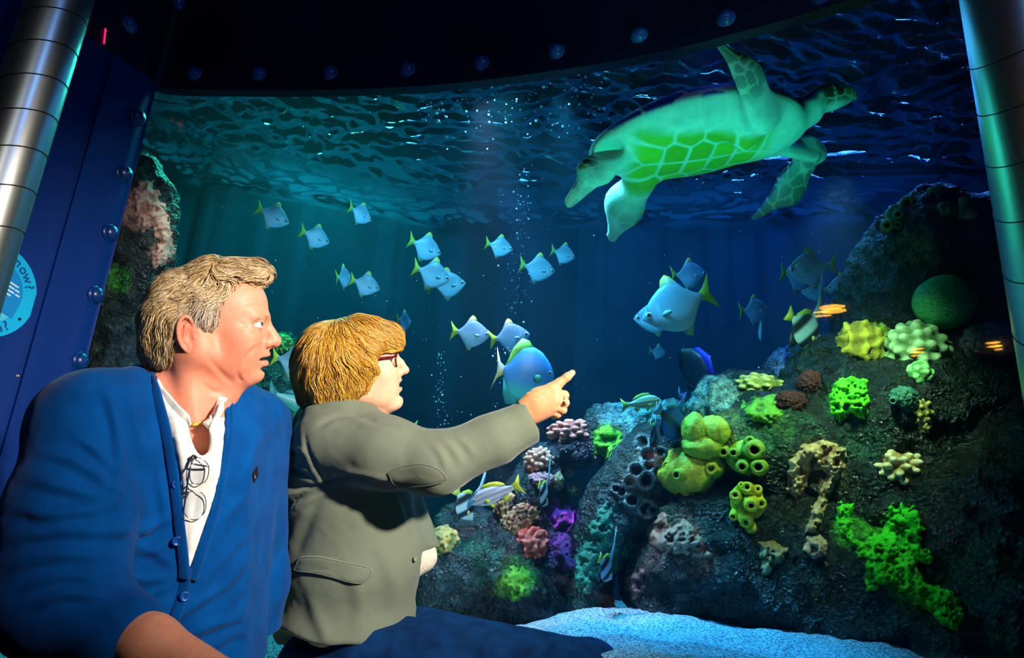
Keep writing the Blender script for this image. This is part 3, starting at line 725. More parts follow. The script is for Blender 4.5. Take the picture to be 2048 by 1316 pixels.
def lumpy(name, px, py, d, rx, ry, rz, style, c1, c2, label, seed=0, m=None, n=5, cat='coral', freq=1., amp=1., group=None):
    L, F = ICO[n]; L = L.copy(); o = np.array([seed * 3.1, seed * 1.7, -seed * 2.3])
    if style == 'fuzzy':
        dsp = .16 * fbm(L + o, 2.2 * freq, 3, seed) + .16 * fbm(L + o, 9 * freq, 2, seed + 3, ridge=True) + .09 * fbm(L + o, 24 * freq, 2, seed + 4)
        t = sstep(-.2, .4, fbm(L + o, 9 * freq, 2, seed + 3, ridge=True))
    elif style == 'knobs':
        rng = np.random.default_rng(seed); K = rng.normal(size=(int(64 * freq), 3)); K /= np.linalg.norm(K, axis=1, keepdims=True)
        for _ in range(12):
            D = K[:, None] - K[None]; r2 = (D ** 2).sum(-1) + np.eye(len(K)); K = K + .01 * (D / r2[..., None]).sum(1) / 2; K /= np.linalg.norm(K, axis=1, keepdims=True)
        dm = np.sqrt(((L[:, None] - K[None]) ** 2).sum(-1)); near = dm.min(1); w = np.sqrt(4 / len(K))
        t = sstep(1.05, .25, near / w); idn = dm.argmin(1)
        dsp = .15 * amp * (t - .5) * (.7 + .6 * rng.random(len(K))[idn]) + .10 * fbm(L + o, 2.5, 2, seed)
    elif style == 'ruffle':
        W = L + .35 * np.stack([fbm(L + o, 2.2, 2, seed), fbm(L + o, 2.2, 2, seed + 7), fbm(L + o, 2.2, 2, seed + 8)], 1)
        ph = np.sin(9 * freq * (W[:, 0] + .45 * W[:, 2])) * .6 + np.sin(11 * freq * (W[:, 1] - .3 * W[:, 0]) + 1.) * .5
        t = sstep(-.6, .8, ph); dsp = .10 * amp * ph + .12 * fbm(L + o, 3, 2, seed) + .04 * fbm(L, 26, 2, seed)
    elif style == 'brain':
        W = L + .16 * np.stack([fbm(L + o, 4, 3, seed), fbm(L + o, 4, 3, seed + 7), fbm(L + o, 4, 3, seed + 8)], 1)
        ph = np.abs(np.sin(34 * fbm(W, 2.2, 2, seed + 2) + 16 * W[:, 1])); t = ph; dsp = .030 * (ph - .5)
    d = fit_depth(px, py, d, rz)
    L2 = L * (1 + dsp)[:, None]; V = place(L2, px, py, d, rx, ry, rz)
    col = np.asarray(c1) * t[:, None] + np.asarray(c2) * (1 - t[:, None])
    return tag(mk(name, V, outward(V - V.mean(0), F), m or M_coral, col=col), label, cat, group)
def poly_sd(Q, poly):
    P = np.array(poly, float); d = np.full(len(Q), 1e9); ins = np.zeros(len(Q), bool); n = len(P)
    for i in range(n):
        a, b = P[i], P[(i + 1) % n]; e = b - a; w = Q - a; t = np.clip((w @ e) / (e @ e), 0, 1); d = np.minimum(d, np.hypot(*(w - t[:, None] * e).T))
        ins ^= ((a[1] > Q[:, 1]) != (b[1] > Q[:, 1])) & (Q[:, 0] < (b[0] - a[0]) * (Q[:, 1] - a[1]) / (b[1] - a[1] + 1e-12) + a[0])
    return np.where(ins, d, -d)
def crust(name, poly, h, c1, c2, label, seed=0, m=None, cat='coral', step=2.0, fuzz=1., rough=7., lump=22.):
    """living crust that hugs the rock: every vertex sits on the rock below it and rises by its own thickness"""
    P = np.array(poly, float); lo = P.min(0) - 12; hi = P.max(0) + 12
    nx, ny = int((hi[0] - lo[0]) / step) + 1, int((hi[1] - lo[1]) / step) + 1
    X, Y = np.meshgrid(lo[0] + step * np.arange(nx), lo[1] + step * np.arange(ny), indexing='ij'); Q = np.stack([X.ravel(), Y.ravel()], 1)
    Q3 = np.column_stack([Q, np.zeros(len(Q))])
    sd = poly_sd(Q, poly) + rough * fbm(Q3, 1 / 11., 3, seed)
    dep = np.full(len(Q), np.nan)
    for i in np.nonzero(sd > -2 * step)[0]:
        r = rock_hit(*Q[i])
        if r is not None: dep[i] = r
    D = dep.reshape(nx, ny)
    for _ in range(6):                                       # lay the crust over small pits
        pad = np.pad(D, 1, mode='edge'); st = np.stack([pad[1:-1, 1:-1], pad[:-2, 1:-1], pad[2:, 1:-1], pad[1:-1, :-2], pad[1:-1, 2:]])
        with np.errstate(all='ignore'): D = np.where(np.isnan(D), D, np.minimum(np.nanmean(st, 0), D + .004))
    dep = D.ravel(); rid = fbm(Q3, 1 / lump, 3, seed + 2, ridge=True); fine = fbm(Q3, 1 / 6., 3, seed + 5); t = sstep(-.3, .5, rid + .5 * fine)
    rise = h * sstep(-2, 14, sd) * (.45 + .6 * t) + fuzz * .006 * fine * sstep(0, 5, sd) - .006 * (sd < 0)
    ok = ~np.isnan(dep); V = np.zeros((len(Q), 3)); s_ = (dep - rise)
    V[ok] = CAM + ((Q[ok, 0] - 1024) / FPX * s_[ok])[:, None] * RT - ((Q[ok, 1] - 658) / FPX * s_[ok])[:, None] * UP + s_[ok][:, None] * FW
    F = grid_faces(nx, ny); good = ok[F].all(1); F = F[good]; zr = dep[F]; F = F[(zr.max(1) - zr.min(1)) < .05]
    used = np.unique(F); mp = np.full(len(Q), -1); mp[used] = np.arange(len(used)); F = mp[F]; V = V[used]
    N = vnormals(V, F)
    if (N @ -FW).mean() < 0: F = F[:, ::-1]
    col = np.asarray(c1) * t[used][:, None] + np.asarray(c2) * (1 - t[used][:, None])
    return tag(mk(name, V, F, m or M_soft, col=np.clip(col * (1 + .25 * fine[used][:, None]), 0, 1)), label, cat)

crust('algae_mat', [(1775, 1010), (1835, 1015), (1850, 1060), (1838, 1085), (1868, 1118), (1830, 1140), (1850, 1165), (1905, 1180), (1935, 1215), (1915, 1262), (1890, 1255), (1855, 1215), (1810, 1190), (1780, 1170), (1735, 1180), (1728, 1150), (1735, 1080), (1760, 1060)], .03, (.05, .78, .01), (.01, .36, .004), 'large vivid green algae mat running down the lower right reef', 19, cat='algae', rough=12)
crust('algae_mat', [(1670, 1010), (1710, 1005), (1700, 1070), (1735, 1090), (1730, 1120), (1700, 1090), (1672, 1060)], .025, (.07, .74, .01), (.02, .34, .005), 'smaller vivid green algae mat left of the large one', 20, cat='algae', rough=9)
crust('algae_clump', [(1658, 792), (1668, 765), (1700, 750), (1735, 762), (1738, 800), (1732, 845), (1715, 832), (1700, 826), (1680, 846), (1662, 825)], .05, (.16, .95, .02), (.03, .38, .01), 'bright green algae clump below the mustard leather coral', 4, cat='algae', rough=5)
crust('soft_coral', [(1572, 985), (1578, 920), (1605, 888), (1650, 878), (1690, 895), (1692, 930), (1672, 965), (1655, 1010), (1632, 1065), (1605, 1070), (1618, 1035), (1640, 985), (1655, 950), (1645, 940), (1620, 945), (1608, 985), (1590, 998)], .045, (.82, .52, .26), (.42, .23, .10), 'tan fuzzy soft coral bent into an arch on the reef wall', 9, rough=6)
crust('soft_coral', [(1610, 1100), (1615, 1075), (1640, 1070), (1660, 1085), (1655, 1115), (1630, 1120)], .035, (.85, .52, .32), (.42, .22, .12), 'round tan coral tuft right of the tan cup coral', 14, rough=7)
crust('cup_coral', [(1515, 1085), (1545, 1078), (1575, 1100), (1570, 1118), (1545, 1135), (1535, 1155), (1520, 1150), (1522, 1120)], .035, (.62, .42, .18), (.26, .17, .06), 'tapering tan cup coral below the yellow tube sponge', 15, rough=6)
crust('encrusting_coral', [(1298, 1050), (1330, 1018), (1345, 1052), (1370, 1036), (1395, 1060), (1402, 1085), (1422, 1105), (1416, 1142), (1396, 1132), (1385, 1105), (1350, 1112), (1315, 1097), (1298, 1078)], .035, (.74, .34, .22), (.32, .13, .08), 'wide pink brown encrusting coral on the dark slope', 18, rough=9)
crust('encrusting_coral', [(1256, 1150), (1285, 1138), (1292, 1170), (1272, 1198), (1254, 1182)], .02, (.34, .13, .12), (.14, .05, .06), 'small dull red crust left of the wide pink brown coral', 38, rough=9)
crust('moss_patch', [(1490, 796), (1560, 788), (1566, 830), (1540, 850), (1500, 842), (1484, 820)], .02, (.16, .44, .03), (.03, .13, .01), 'green moss patch under the yellow cauliflower coral', 8, cat='algae', rough=10)
crust('moss_patch', [(1188, 862), (1215, 846), (1240, 862), (1242, 892), (1215, 918), (1192, 905)], .025, (.22, .85, .03), (.04, .32, .01), 'bright green moss beside the pink finger coral', 31, cat='algae', rough=9)
crust('moss_patch', [(998, 1140), (1030, 1128), (1062, 1150), (1058, 1192), (1028, 1200), (1004, 1180)], .025, (.14, .50, .03), (.02, .16, .02), 'green moss on the low wet rock mound', 30, cat='algae', rough=14)
crust('pink_crust', [(256, 400), (276, 362), (300, 358), (318, 390), (336, 425), (346, 480), (334, 522), (308, 536), (300, 505), (318, 482), (304, 450), (284, 470), (266, 440)], .025, (.62, .34, .27), (.34, .17, .12), 'pink crust on the mossy rock column', 53, cat='coral', rough=9)
crust('purple_coral', [(1100, 1030), (1120, 1014), (1150, 1020), (1162, 1044), (1140, 1062), (1108, 1058)], .03, (.55, .04, .42), (.10, .02, .14), 'magenta soft coral patch on the violet stack', 28, rough=8)
crust('purple_coral', [(1106, 1075), (1130, 1068), (1150, 1090), (1148, 1140), (1128, 1150), (1112, 1115)], .02, (.22, .04, .26), (.05, .02, .10), 'dull purple coral patch below the magenta one', 29, rough=12)
crust('teal_crust', [(1158, 1110), (1185, 1040), (1212, 1000), (1232, 1030), (1222, 1090), (1200, 1160), (1170, 1190), (1150, 1170)], .015, (.05, .34, .22), (.02, .12, .10), 'green teal turf on the pitted rock ridge', 61, cat='algae', rough=14)
crust('turf_coral', [(862, 1062), (890, 1050), (915, 1058), (920, 1080), (900, 1105), (866, 1115)], .03, (.58, .48, .15), (.14, .22, .05), 'yellow green turf coral just behind the grey jacket', 29, rough=6)
lumpy('brain_coral', 1888, 604, 2.52, 56, 54, .10, 'brain', (.10, .62, .20), (.03, .30, .10), 'round green brain coral on the dark rock tower', 1, n=6)
lumpy('leather_coral', 1718, 697, 2.58, 48, 54, .09, 'ruffle', (.62, .56, .05), (.24, .20, .02), 'folded mustard yellow leather coral left of the pale green knobbly coral', 2, M_soft)
lumpy('leather_coral', 1757, 672, 2.62, 28, 38, .07, 'ruffle', (.34, .52, .05), (.12, .18, .02), 'small olive lobe tucked behind the mustard leather coral', 32, M_soft)
lumpy('knobbly_coral', 1832, 702, 2.5, 58, 56, .11, 'knobs', (.50, .78, .42), (.10, .20, .07), 'pale green knobbly coral below the round brain coral', 3, amp=1.3)
lumpy('knobbly_coral', 1840, 748, 2.46, 22, 26, .05, 'knobs', (.40, .85, .32), (.10, .35, .07), 'pale green hanging lobe under the knobbly coral', 33, amp=1., freq=.4)
lumpy('branch_coral', 1845, 826, 2.42, 20, 26, .04, 'knobs', (.60, .46, .08), (.12, .10, .02), 'small yellow knobbed coral right of the dark sponge mouth', 5, amp=1.6, freq=.7)
lumpy('branch_coral', 1848, 850, 2.4, 10, 16, .03, 'knobs', (.55, .42, .08), (.12, .10, .02), 'lower tip of the small yellow knobbed coral', 35, amp=1.6, freq=.4, n=4)
lumpy('cauliflower_coral', 1795, 938, 2.35, 46, 38, .08, 'knobs', (.95, .78, .46), (.40, .24, .07), 'cream cauliflower coral with white knobs on dark rock', 6, amp=2.0, freq=.9)
lumpy('cauliflower_coral', 1516, 774, 2.72, 48, 26, .09, 'knobs', (.70, .66, .22), (.20, .24, .03), 'yellow cauliflower coral on top of the pitted rock dome', 7, amp=1.2)
lumpy('anemone', 1622, 768, 2.62, 26, 24, .05, 'fuzzy', (.10, .018, .018), (.03, .006, .006), 'dark red anemone beside the blue rock', 16, M_soft, cat='anemone')
lumpy('anemone', 1582, 806, 2.6, 30, 24, .05, 'fuzzy', (.09, .016, .014), (.03, .006, .006), 'larger dark red anemone right of the yellow cauliflower coral', 17, M_soft, cat='anemone')
lumpy('finger_coral', 1145, 866, 2.86, 46, 26, .07, 'knobs', (.92, .36, .22), (.32, .09, .09), 'pink finger coral cluster below the pointing hand', 21, amp=1.8)
lumpy('soft_coral', 1078, 922, 2.84, 28, 26, .06, 'knobs', (.92, .50, .30), (.26, .12, .10), 'pale pink knobbed coral on top of the violet stack', 22, amp=1.6)
lumpy('soft_coral', 1082, 958, 2.82, 26, 13, .045, 'knobs', (.62, .36, .34), (.26, .10, .14), 'small pink knobbed coral ledge on the violet stack', 23, amp=1.6, n=4)
lumpy('finger_coral', 1136, 936, 2.84, 15, 18, .04, 'knobs', (.50, .40, .22), (.20, .16, .06), 'tan knob of the finger coral beside the violet stack', 24, amp=.8, freq=.5, n=4)
lumpy('finger_coral', 1116, 962, 2.84, 12, 18, .04, 'knobs', (.36, .38, .20), (.12, .16, .05), 'greenish left knob of the small finger coral', 42, amp=.8, freq=.5, n=4)
lumpy('finger_coral', 1148, 978, 2.84, 14, 12, .04, 'knobs', (.44, .42, .20), (.14, .18, .05), 'greenish lower knob of the small finger coral', 43, amp=.8, freq=.5, n=4)
lumpy('ruffled_coral', 1012, 1010, 2.75, 25, 34, .06, 'ruffle', (.92, .56, .26), (.28, .15, .08), 'tan ruffled coral left of the rosy frilled coral', 25, M_soft, freq=1.4, amp=1.2)
lumpy('ruffled_coral', 1024, 1048, 2.74, 22, 24, .05, 'ruffle', (.72, .48, .26), (.26, .15, .08), 'lower fold of the tan ruffled coral', 46, M_soft, freq=1.4, amp=1.2)
lumpy('ruffled_coral', 1052, 1028, 2.74, 28, 24, .05, 'ruffle', (.92, .56, .30), (.28, .15, .09), 'fan shaped tan ruffled coral above the rosy frilled coral', 26, M_soft, freq=1.4, amp=1.2)
lumpy('frilled_coral', 1060, 1090, 2.66, 38, 36, .07, 'ruffle', (1.0, .26, .18), (.42, .06, .06), 'rosy red frilled coral in the middle of the lower reef', 27, M_soft, freq=1.3, amp=1.3)
lumpy('bush_coral', 563, 688, 3.7, 20, 19, .06, 'knobs', (.18, .72, .12), (.03, .20, .03), 'small green bush coral beside the man face', 47, amp=1.8)
lumpy('sponge_lump', 1808, 800, 2.46, 26, 26, .05, 'fuzzy', (.04, .20, .14), (.01, .05, .04), 'dark teal sponge lump with a round mouth', 48, M_sponge)
lumpy('sponge_lump', 2030, 446, 2.45, 24, 24, .06, 'fuzzy', (.03, .07, .03), (.01, .02, .01), 'dark round sponge beside the right pillar', 49, M_sponge)
lumpy('sponge_lump', 1872, 384, 2.72, 16, 11, .04, 'fuzzy', (.10, .26, .02), (.03, .08, .01), 'small olive sponge on the very top of the rock tower', 50, M_sponge, n=4)
lumpy('sponge_lump', 1890, 420, 2.7, 20, 16, .04, 'ruffle', (.16, .24, .02), (.04, .07, .01), 'olive folded sponge below the top of the rock tower', 51, M_sponge, n=4)
lumpy('sponge_lump', 1980, 686, 2.42, 52, 36, .06, 'fuzzy', (.06, .10, .16), (.02, .03, .05), 'blue grey encrusted lump behind the amber lamp reflection', 52, M_sponge)
# tube sponges: each tube an open lathed chimney -----------------------
def chimney(base, tip, r0, r1, hole=.40, ns=18, flare=1.12, seed=0):
    base = np.asarray(base, float); tip = np.asarray(tip, float); ax = tip - base; Ln = np.linalg.norm(ax); u, v = frame(ax)
    prof = [(0, .60), (.08, .92), (.3, 1.04), (.6, 1.03), (.82, .98), (.94, .90), (1.0, .78), (1.0, hole + .10), (.95, hole), (.75, hole * .9), (.5, hole * .7), (.48, .02)]
    ang = np.linspace(0, 2 * np.pi, ns, endpoint=False); V = []
    for t, k in prof:
        r = (r0 + (r1 - r0) * t) * k
        V.append(base + ax * t + r * (np.cos(ang)[:, None] * u + np.sin(ang)[:, None] * v))
    V = np.concatenate(V); n = len(prof)
    V = V + .10 * r1 * np.stack([fbm(V, 1.2 / r1, 2, seed), fbm(V, 1.2 / r1, 2, seed + 1), fbm(V, 1.2 / r1, 2, seed + 2)], 1)
    F = grid_faces(n, ns, False, True); return V, F
def tube_sponge(name, tubes, c1, c2, label, seed=0, body=None, cat='sponge', hole=.42):
    """tubes: (base px, base py, tip px, tip py, depth base, depth tip, r px base, r px tip)"""
    dd = fit_depth(tubes[0][0], tubes[0][1], tubes[0][4], .03) - tubes[0][4]
    tubes = [(a, b, c, e, f + dd, g + dd, h, i) for a, b, c, e, f, g, h, i in tubes]; body = [(a, b, c + dd, *e) for a, b, c, *e in body] if body else None
    root = empty(name, at(tubes[0][0], tubes[0][1], tubes[0][4]))
    for i, (bx, by, tx, ty, d0, d1, r0, r1) in enumerate(tubes):
        V, F = chimney(at(bx, by, d0), at(tx, ty, d1), r0 * d0 / FPX, r1 * d1 / FPX, hole=hole, seed=seed + i)
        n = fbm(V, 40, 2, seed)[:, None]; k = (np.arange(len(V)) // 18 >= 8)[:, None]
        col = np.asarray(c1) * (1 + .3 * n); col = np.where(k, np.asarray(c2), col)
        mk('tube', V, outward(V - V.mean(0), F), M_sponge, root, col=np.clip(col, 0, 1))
    if body:
        for j, (px, py, d, rx, ry, rz) in enumerate(body):
            L, F = ICO[4]; L = L * (1 + .14 * fbm(L, 2.2, 3, seed + 60 + j) + .05 * fbm(L, 9, 2, seed + 61))[:, None]
            V = place(L, px, py, d, rx, ry, rz); n = fbm(V, 30, 2, seed)[:, None]
            mk('body', V, outward(V - V.mean(0), F), M_sponge, root, col=np.clip(np.asarray(c1) * (1 + .4 * n), 0, 1))
    return tag(root, label, cat)
Y1 = (.80, .74, .02); Y2 = (.34, .26, .01)
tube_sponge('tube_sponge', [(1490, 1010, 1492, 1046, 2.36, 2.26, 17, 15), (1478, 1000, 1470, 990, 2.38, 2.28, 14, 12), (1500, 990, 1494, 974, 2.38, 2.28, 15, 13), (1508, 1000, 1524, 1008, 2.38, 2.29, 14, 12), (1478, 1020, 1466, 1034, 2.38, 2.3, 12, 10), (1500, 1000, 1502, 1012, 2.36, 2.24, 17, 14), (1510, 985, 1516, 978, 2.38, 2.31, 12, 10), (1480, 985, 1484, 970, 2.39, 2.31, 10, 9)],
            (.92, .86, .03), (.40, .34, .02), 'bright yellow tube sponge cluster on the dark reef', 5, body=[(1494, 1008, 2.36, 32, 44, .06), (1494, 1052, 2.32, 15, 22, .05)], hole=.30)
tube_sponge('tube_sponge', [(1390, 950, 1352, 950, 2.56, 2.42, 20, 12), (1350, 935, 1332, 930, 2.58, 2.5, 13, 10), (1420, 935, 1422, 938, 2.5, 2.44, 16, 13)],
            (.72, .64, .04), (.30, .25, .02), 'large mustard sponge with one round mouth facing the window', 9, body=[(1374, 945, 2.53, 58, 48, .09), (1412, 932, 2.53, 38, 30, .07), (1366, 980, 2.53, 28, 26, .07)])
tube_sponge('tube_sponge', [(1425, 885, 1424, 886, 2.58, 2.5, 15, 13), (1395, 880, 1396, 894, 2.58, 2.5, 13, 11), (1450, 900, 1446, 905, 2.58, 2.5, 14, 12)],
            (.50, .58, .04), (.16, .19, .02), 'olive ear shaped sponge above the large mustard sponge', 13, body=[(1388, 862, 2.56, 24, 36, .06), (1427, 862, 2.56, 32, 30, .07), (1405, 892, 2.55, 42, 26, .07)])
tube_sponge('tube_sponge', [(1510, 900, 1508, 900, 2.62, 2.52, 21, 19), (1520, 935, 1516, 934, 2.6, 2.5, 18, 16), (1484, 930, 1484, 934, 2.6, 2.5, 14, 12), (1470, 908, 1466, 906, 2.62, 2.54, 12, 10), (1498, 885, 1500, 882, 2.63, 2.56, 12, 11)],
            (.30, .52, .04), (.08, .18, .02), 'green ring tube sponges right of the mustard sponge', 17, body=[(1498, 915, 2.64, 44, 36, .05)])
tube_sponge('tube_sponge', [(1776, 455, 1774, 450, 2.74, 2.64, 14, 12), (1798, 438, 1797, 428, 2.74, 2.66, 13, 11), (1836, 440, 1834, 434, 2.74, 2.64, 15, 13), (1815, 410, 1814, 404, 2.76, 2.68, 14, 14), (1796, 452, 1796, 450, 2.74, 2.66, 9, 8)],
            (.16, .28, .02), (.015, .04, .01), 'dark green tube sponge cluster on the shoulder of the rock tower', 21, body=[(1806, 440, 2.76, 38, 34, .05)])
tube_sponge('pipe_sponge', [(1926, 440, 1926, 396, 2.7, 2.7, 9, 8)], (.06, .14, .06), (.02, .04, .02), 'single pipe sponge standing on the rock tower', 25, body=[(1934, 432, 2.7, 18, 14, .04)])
tube_sponge('tube_sponge', [(1790, 800, 1786, 802, 2.44, 2.38, 9, 8)], (.05, .26, .18), (.01, .02, .02), 'tiny dark tube sponge on the teal sponge lump', 27, body=[(1786, 806, 2.45, 14, 10, .02)])

# ================================================================== fish
M_fish = mat('fish_skin', attr=True, rough=.38, metal=.0, spec=.5, col2=(.85, .88, .9), nscale=60, bump=('voronoi', 190, .12, .002))
M_fin = mat('fin_skin', attr=True, rough=.45, spec=.4, col2=(.8, .82, .8), nscale=50, stretch=(1, 1, .2), bump=('wave', 30, .25, .002))
M_eyew = mat('fish_eye', (.02, .02, .025), .08, spec=.8, col2=(.03, .03, .04), nscale=20)
M_eyer = mat('fish_eye_ring', (.75, .78, .72), .25, metal=.4, col2=(.65, .7, .66), nscale=20)
# fish face +X, Z up, Y left; unit body length = 1 (nose to tail root)
def fish_body(prof, colfn, nx=40, ns=20):
    t = np.linspace(0, 1, nx); P = np.array(prof)
    top = np.interp(t, P[:, 0], P[:, 1]); bot = np.interp(t, P[:, 0], P[:, 2]); wid = np.interp(t, P[:, 0], P[:, 3])
    def sm(a):
        for _ in range(3): a[1:-1] = .25 * a[:-2] + .5 * a[1:-1] + .25 * a[2:]
        return a
    top, bot, wid = sm(top), sm(bot), sm(wid); V = []
    ang = np.linspace(0, 2 * np.pi, ns, endpoint=False)
    for i in range(nx):
        c = (top[i] + bot[i]) / 2; h = (top[i] - bot[i]) / 2
        V.append(np.stack([np.full(ns, 1 - t[i]), wid[i] * np.cos(ang) * np.abs(np.cos(ang)) ** .15, c + h * np.sin(ang)], 1))
    V = np.concatenate([*V, [[1.004, 0, (top[0] + bot[0]) / 2]], [[0, 0, (top[-1] + bot[-1]) / 2]]])
    F = grid_faces(nx, ns, False, True).tolist(); j = np.arange(ns)
    F += [[nx * ns, a, (a + 1) % ns] for a in j] + [[nx * ns + 1, (nx - 1) * ns + (a + 1) % ns, (nx - 1) * ns + a] for a in j]
    return V, outq(V - V.mean(0), F), colfn(V)
def fin(outline, thick=.006, n=6):
    """outline in the X-Z plane, root points first; a thin solid fin"""
    P = np.asarray(outline, float); c = P.mean(0); m = len(P); V = []
    for y in (thick, -thick):
        V += [(p[0], 0 if i else 0, p[1]) for i, p in enumerate(P)]
    V = np.array([(p[0], y * .35, p[1]) for y in (thick, -thick) for p in P] + [(c[0], thick, c[1]), (c[0], -thick, c[1])])
    F = [[2 * m, i, (i + 1) % m] for i in range(m)] + [[2 * m + 1, m + (i + 1) % m, m + i] for i in range(m)] + [[i, m + i, m + (i + 1) % m, (i + 1) % m] for i in range(m)]
    return V, outq(V - V.mean(0), F)
def fish_proto(name, prof, colfn, fins, eye):
    root = empty(name, (0, 0, 0))
    V, F, c = fish_body(prof, colfn); mk('body', V, F, M_fish, root, col=c)
    for fn, outl, fc, th in fins:
        V, F = fin(outl, th)
        if fn == 'pectoral_fin':
            for sgn_ in (1, -1):
                W = V.copy(); yaw = sgn_ * .22; x0, z0 = outl[0]
                W[:, 0] -= x0; W[:, :2] = np.stack([W[:, 0] * math.cos(yaw) - W[:, 1] * math.sin(yaw), -W[:, 0] * math.sin(yaw) * -1 * -1 + W[:, 1]], 1); W[:, 0] += x0
                wy = np.interp(1 - x0, np.array(prof)[:, 0], np.array(prof)[:, 3]); W[:, 1] += sgn_ * wy * .97
                mk(fn, W, outq(W - W.mean(0), F), M_fin, root, col=np.tile(fc, (len(W), 1)))
        else: mk(fn, V, F, M_fin, root, col=fc(V) if callable(fc) else np.tile(fc, (len(V), 1)))
    ex, ez, er = eye; wy = np.interp(1 - ex, np.array(prof)[:, 0], np.array(prof)[:, 3])
    for sgn_ in (1, -1):
        V, F = uvsphere((ex, sgn_ * wy * .80, ez), (er, er * .55, er), 14, 8); e = mk('eye', V, outq(V - V.mean(0), F), M_eyer, root)
        V, F = uvsphere((ex, sgn_ * (wy * .80 + er * .28), ez), (er * .62, er * .4, er * .62), 12, 6); mk('pupil', V, outq(V - V.mean(0), F), M_eyew, e)
    return root
def put(proto, px, py, d, length_px, face=1, ang=0, yaw=0, roll=0, label='', group=None, first=[], tint=None, cat='fish', center=.45, squash=None):
    """proto placed so that its middle is at the pixel; face 1 = right, -1 = left; ang tilts nose up (deg) in the picture; yaw turns the nose away from (+) or towards (-) the viewer"""
    o = proto if proto.name not in PLACED else copy_tree(proto)
    PLACED.add(proto.name)
    length_px *= 1.16; s = length_px * d / FPX; a = math.radians(ang); y = math.radians(yaw)
    X = face * math.cos(a) * math.cos(y) * RT + math.sin(a) * math.cos(y) * UP + math.sin(y) * FW
    Z = UP - X * (UP @ X); Z /= np.linalg.norm(Z); Y = np.cross(Z, X)
    if roll:
        r = math.radians(roll); Y, Z = math.cos(r) * Y + math.sin(r) * Z, math.cos(r) * Z - math.sin(r) * Y
    p = at(px, py, d) - X * center * s
    o.matrix_world = Matrix(((X[0] * s, Y[0] * s, Z[0] * s, p[0]), (X[1] * s, Y[1] * s, Z[1] * s, p[1]), (X[2] * s, Y[2] * s, Z[2] * s, p[2]), (0, 0, 0, 1)))
    tag(o, label, cat, group); return o
PLACED = set()
SIL = np.array([.24, .56, .76])
def moony_col(V):
    z = V[:, 2:3]; x = V[:, 0:1]; c = SIL * (.55 + .75 * np.clip(-z * 1.5 + .25, 0, 1)) + .10 * np.exp(-((z + .10) / .07) ** 2) * np.array([1, 1, .9])  # darker back, lighter belly; contrast raised as a painted metallic highlight
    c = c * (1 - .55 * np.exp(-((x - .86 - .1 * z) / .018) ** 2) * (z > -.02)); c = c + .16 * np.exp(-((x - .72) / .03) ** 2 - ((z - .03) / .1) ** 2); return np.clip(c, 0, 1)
moony_prof = [(0, .005, -.03, .004), (.04, .07, -.09, .03), (.12, .15, -.18, .055), (.25, .26, -.30, .078), (.42, .36, -.40, .088), (.55, .385, -.43, .082), (.68, .33, -.40, .065), (.80, .20, -.27, .045), (.90, .09, -.11, .028), (.96, .055, -.06, .02), (1, .055, -.055, .015)]
YEL = (.62, .60, .02); YG = (.34, .55, .04)
moony_fins = [('dorsal_fin', [(.60, .30), (.52, .47), (.43, .53), (.36, .47), (.28, .32), (.14, .11), (.2, .1), (.4, .25)], lambda V: np.where(V[:, 2:3] > .36, np.array(YEL), SIL * .8), .012),
              ('anal_fin', [(.52, -.36), (.45, -.50), (.36, -.54), (.32, -.46), (.24, -.32), (.12, -.10), (.2, -.1), (.4, -.25)], lambda V: np.where(V[:, 2:3] < -.44, np.array((.30, .5, .2)), SIL * .85), .012),
              ('tail_fin', [(.06, .045), (-.05, .12), (-.16, .25), (-.20, .30), (-.17, .16), (-.13, .0), (-.17, -.16), (-.20, -.30), (-.16, -.25), (-.05, -.12), (.06, -.045)], np.array(YG), .014),
              ('pectoral_fin', [(.70, -.05), (.62, -.01), (.54, -.03), (.53, -.07), (.60, -.10), (.68, -.09)], np.array((.24, .50, .66)), .003)]
moony = fish_proto('moonyfish', moony_prof, moony_col, moony_fins, (.885, .015, .058))
G = 'silver moonyfish shoal'
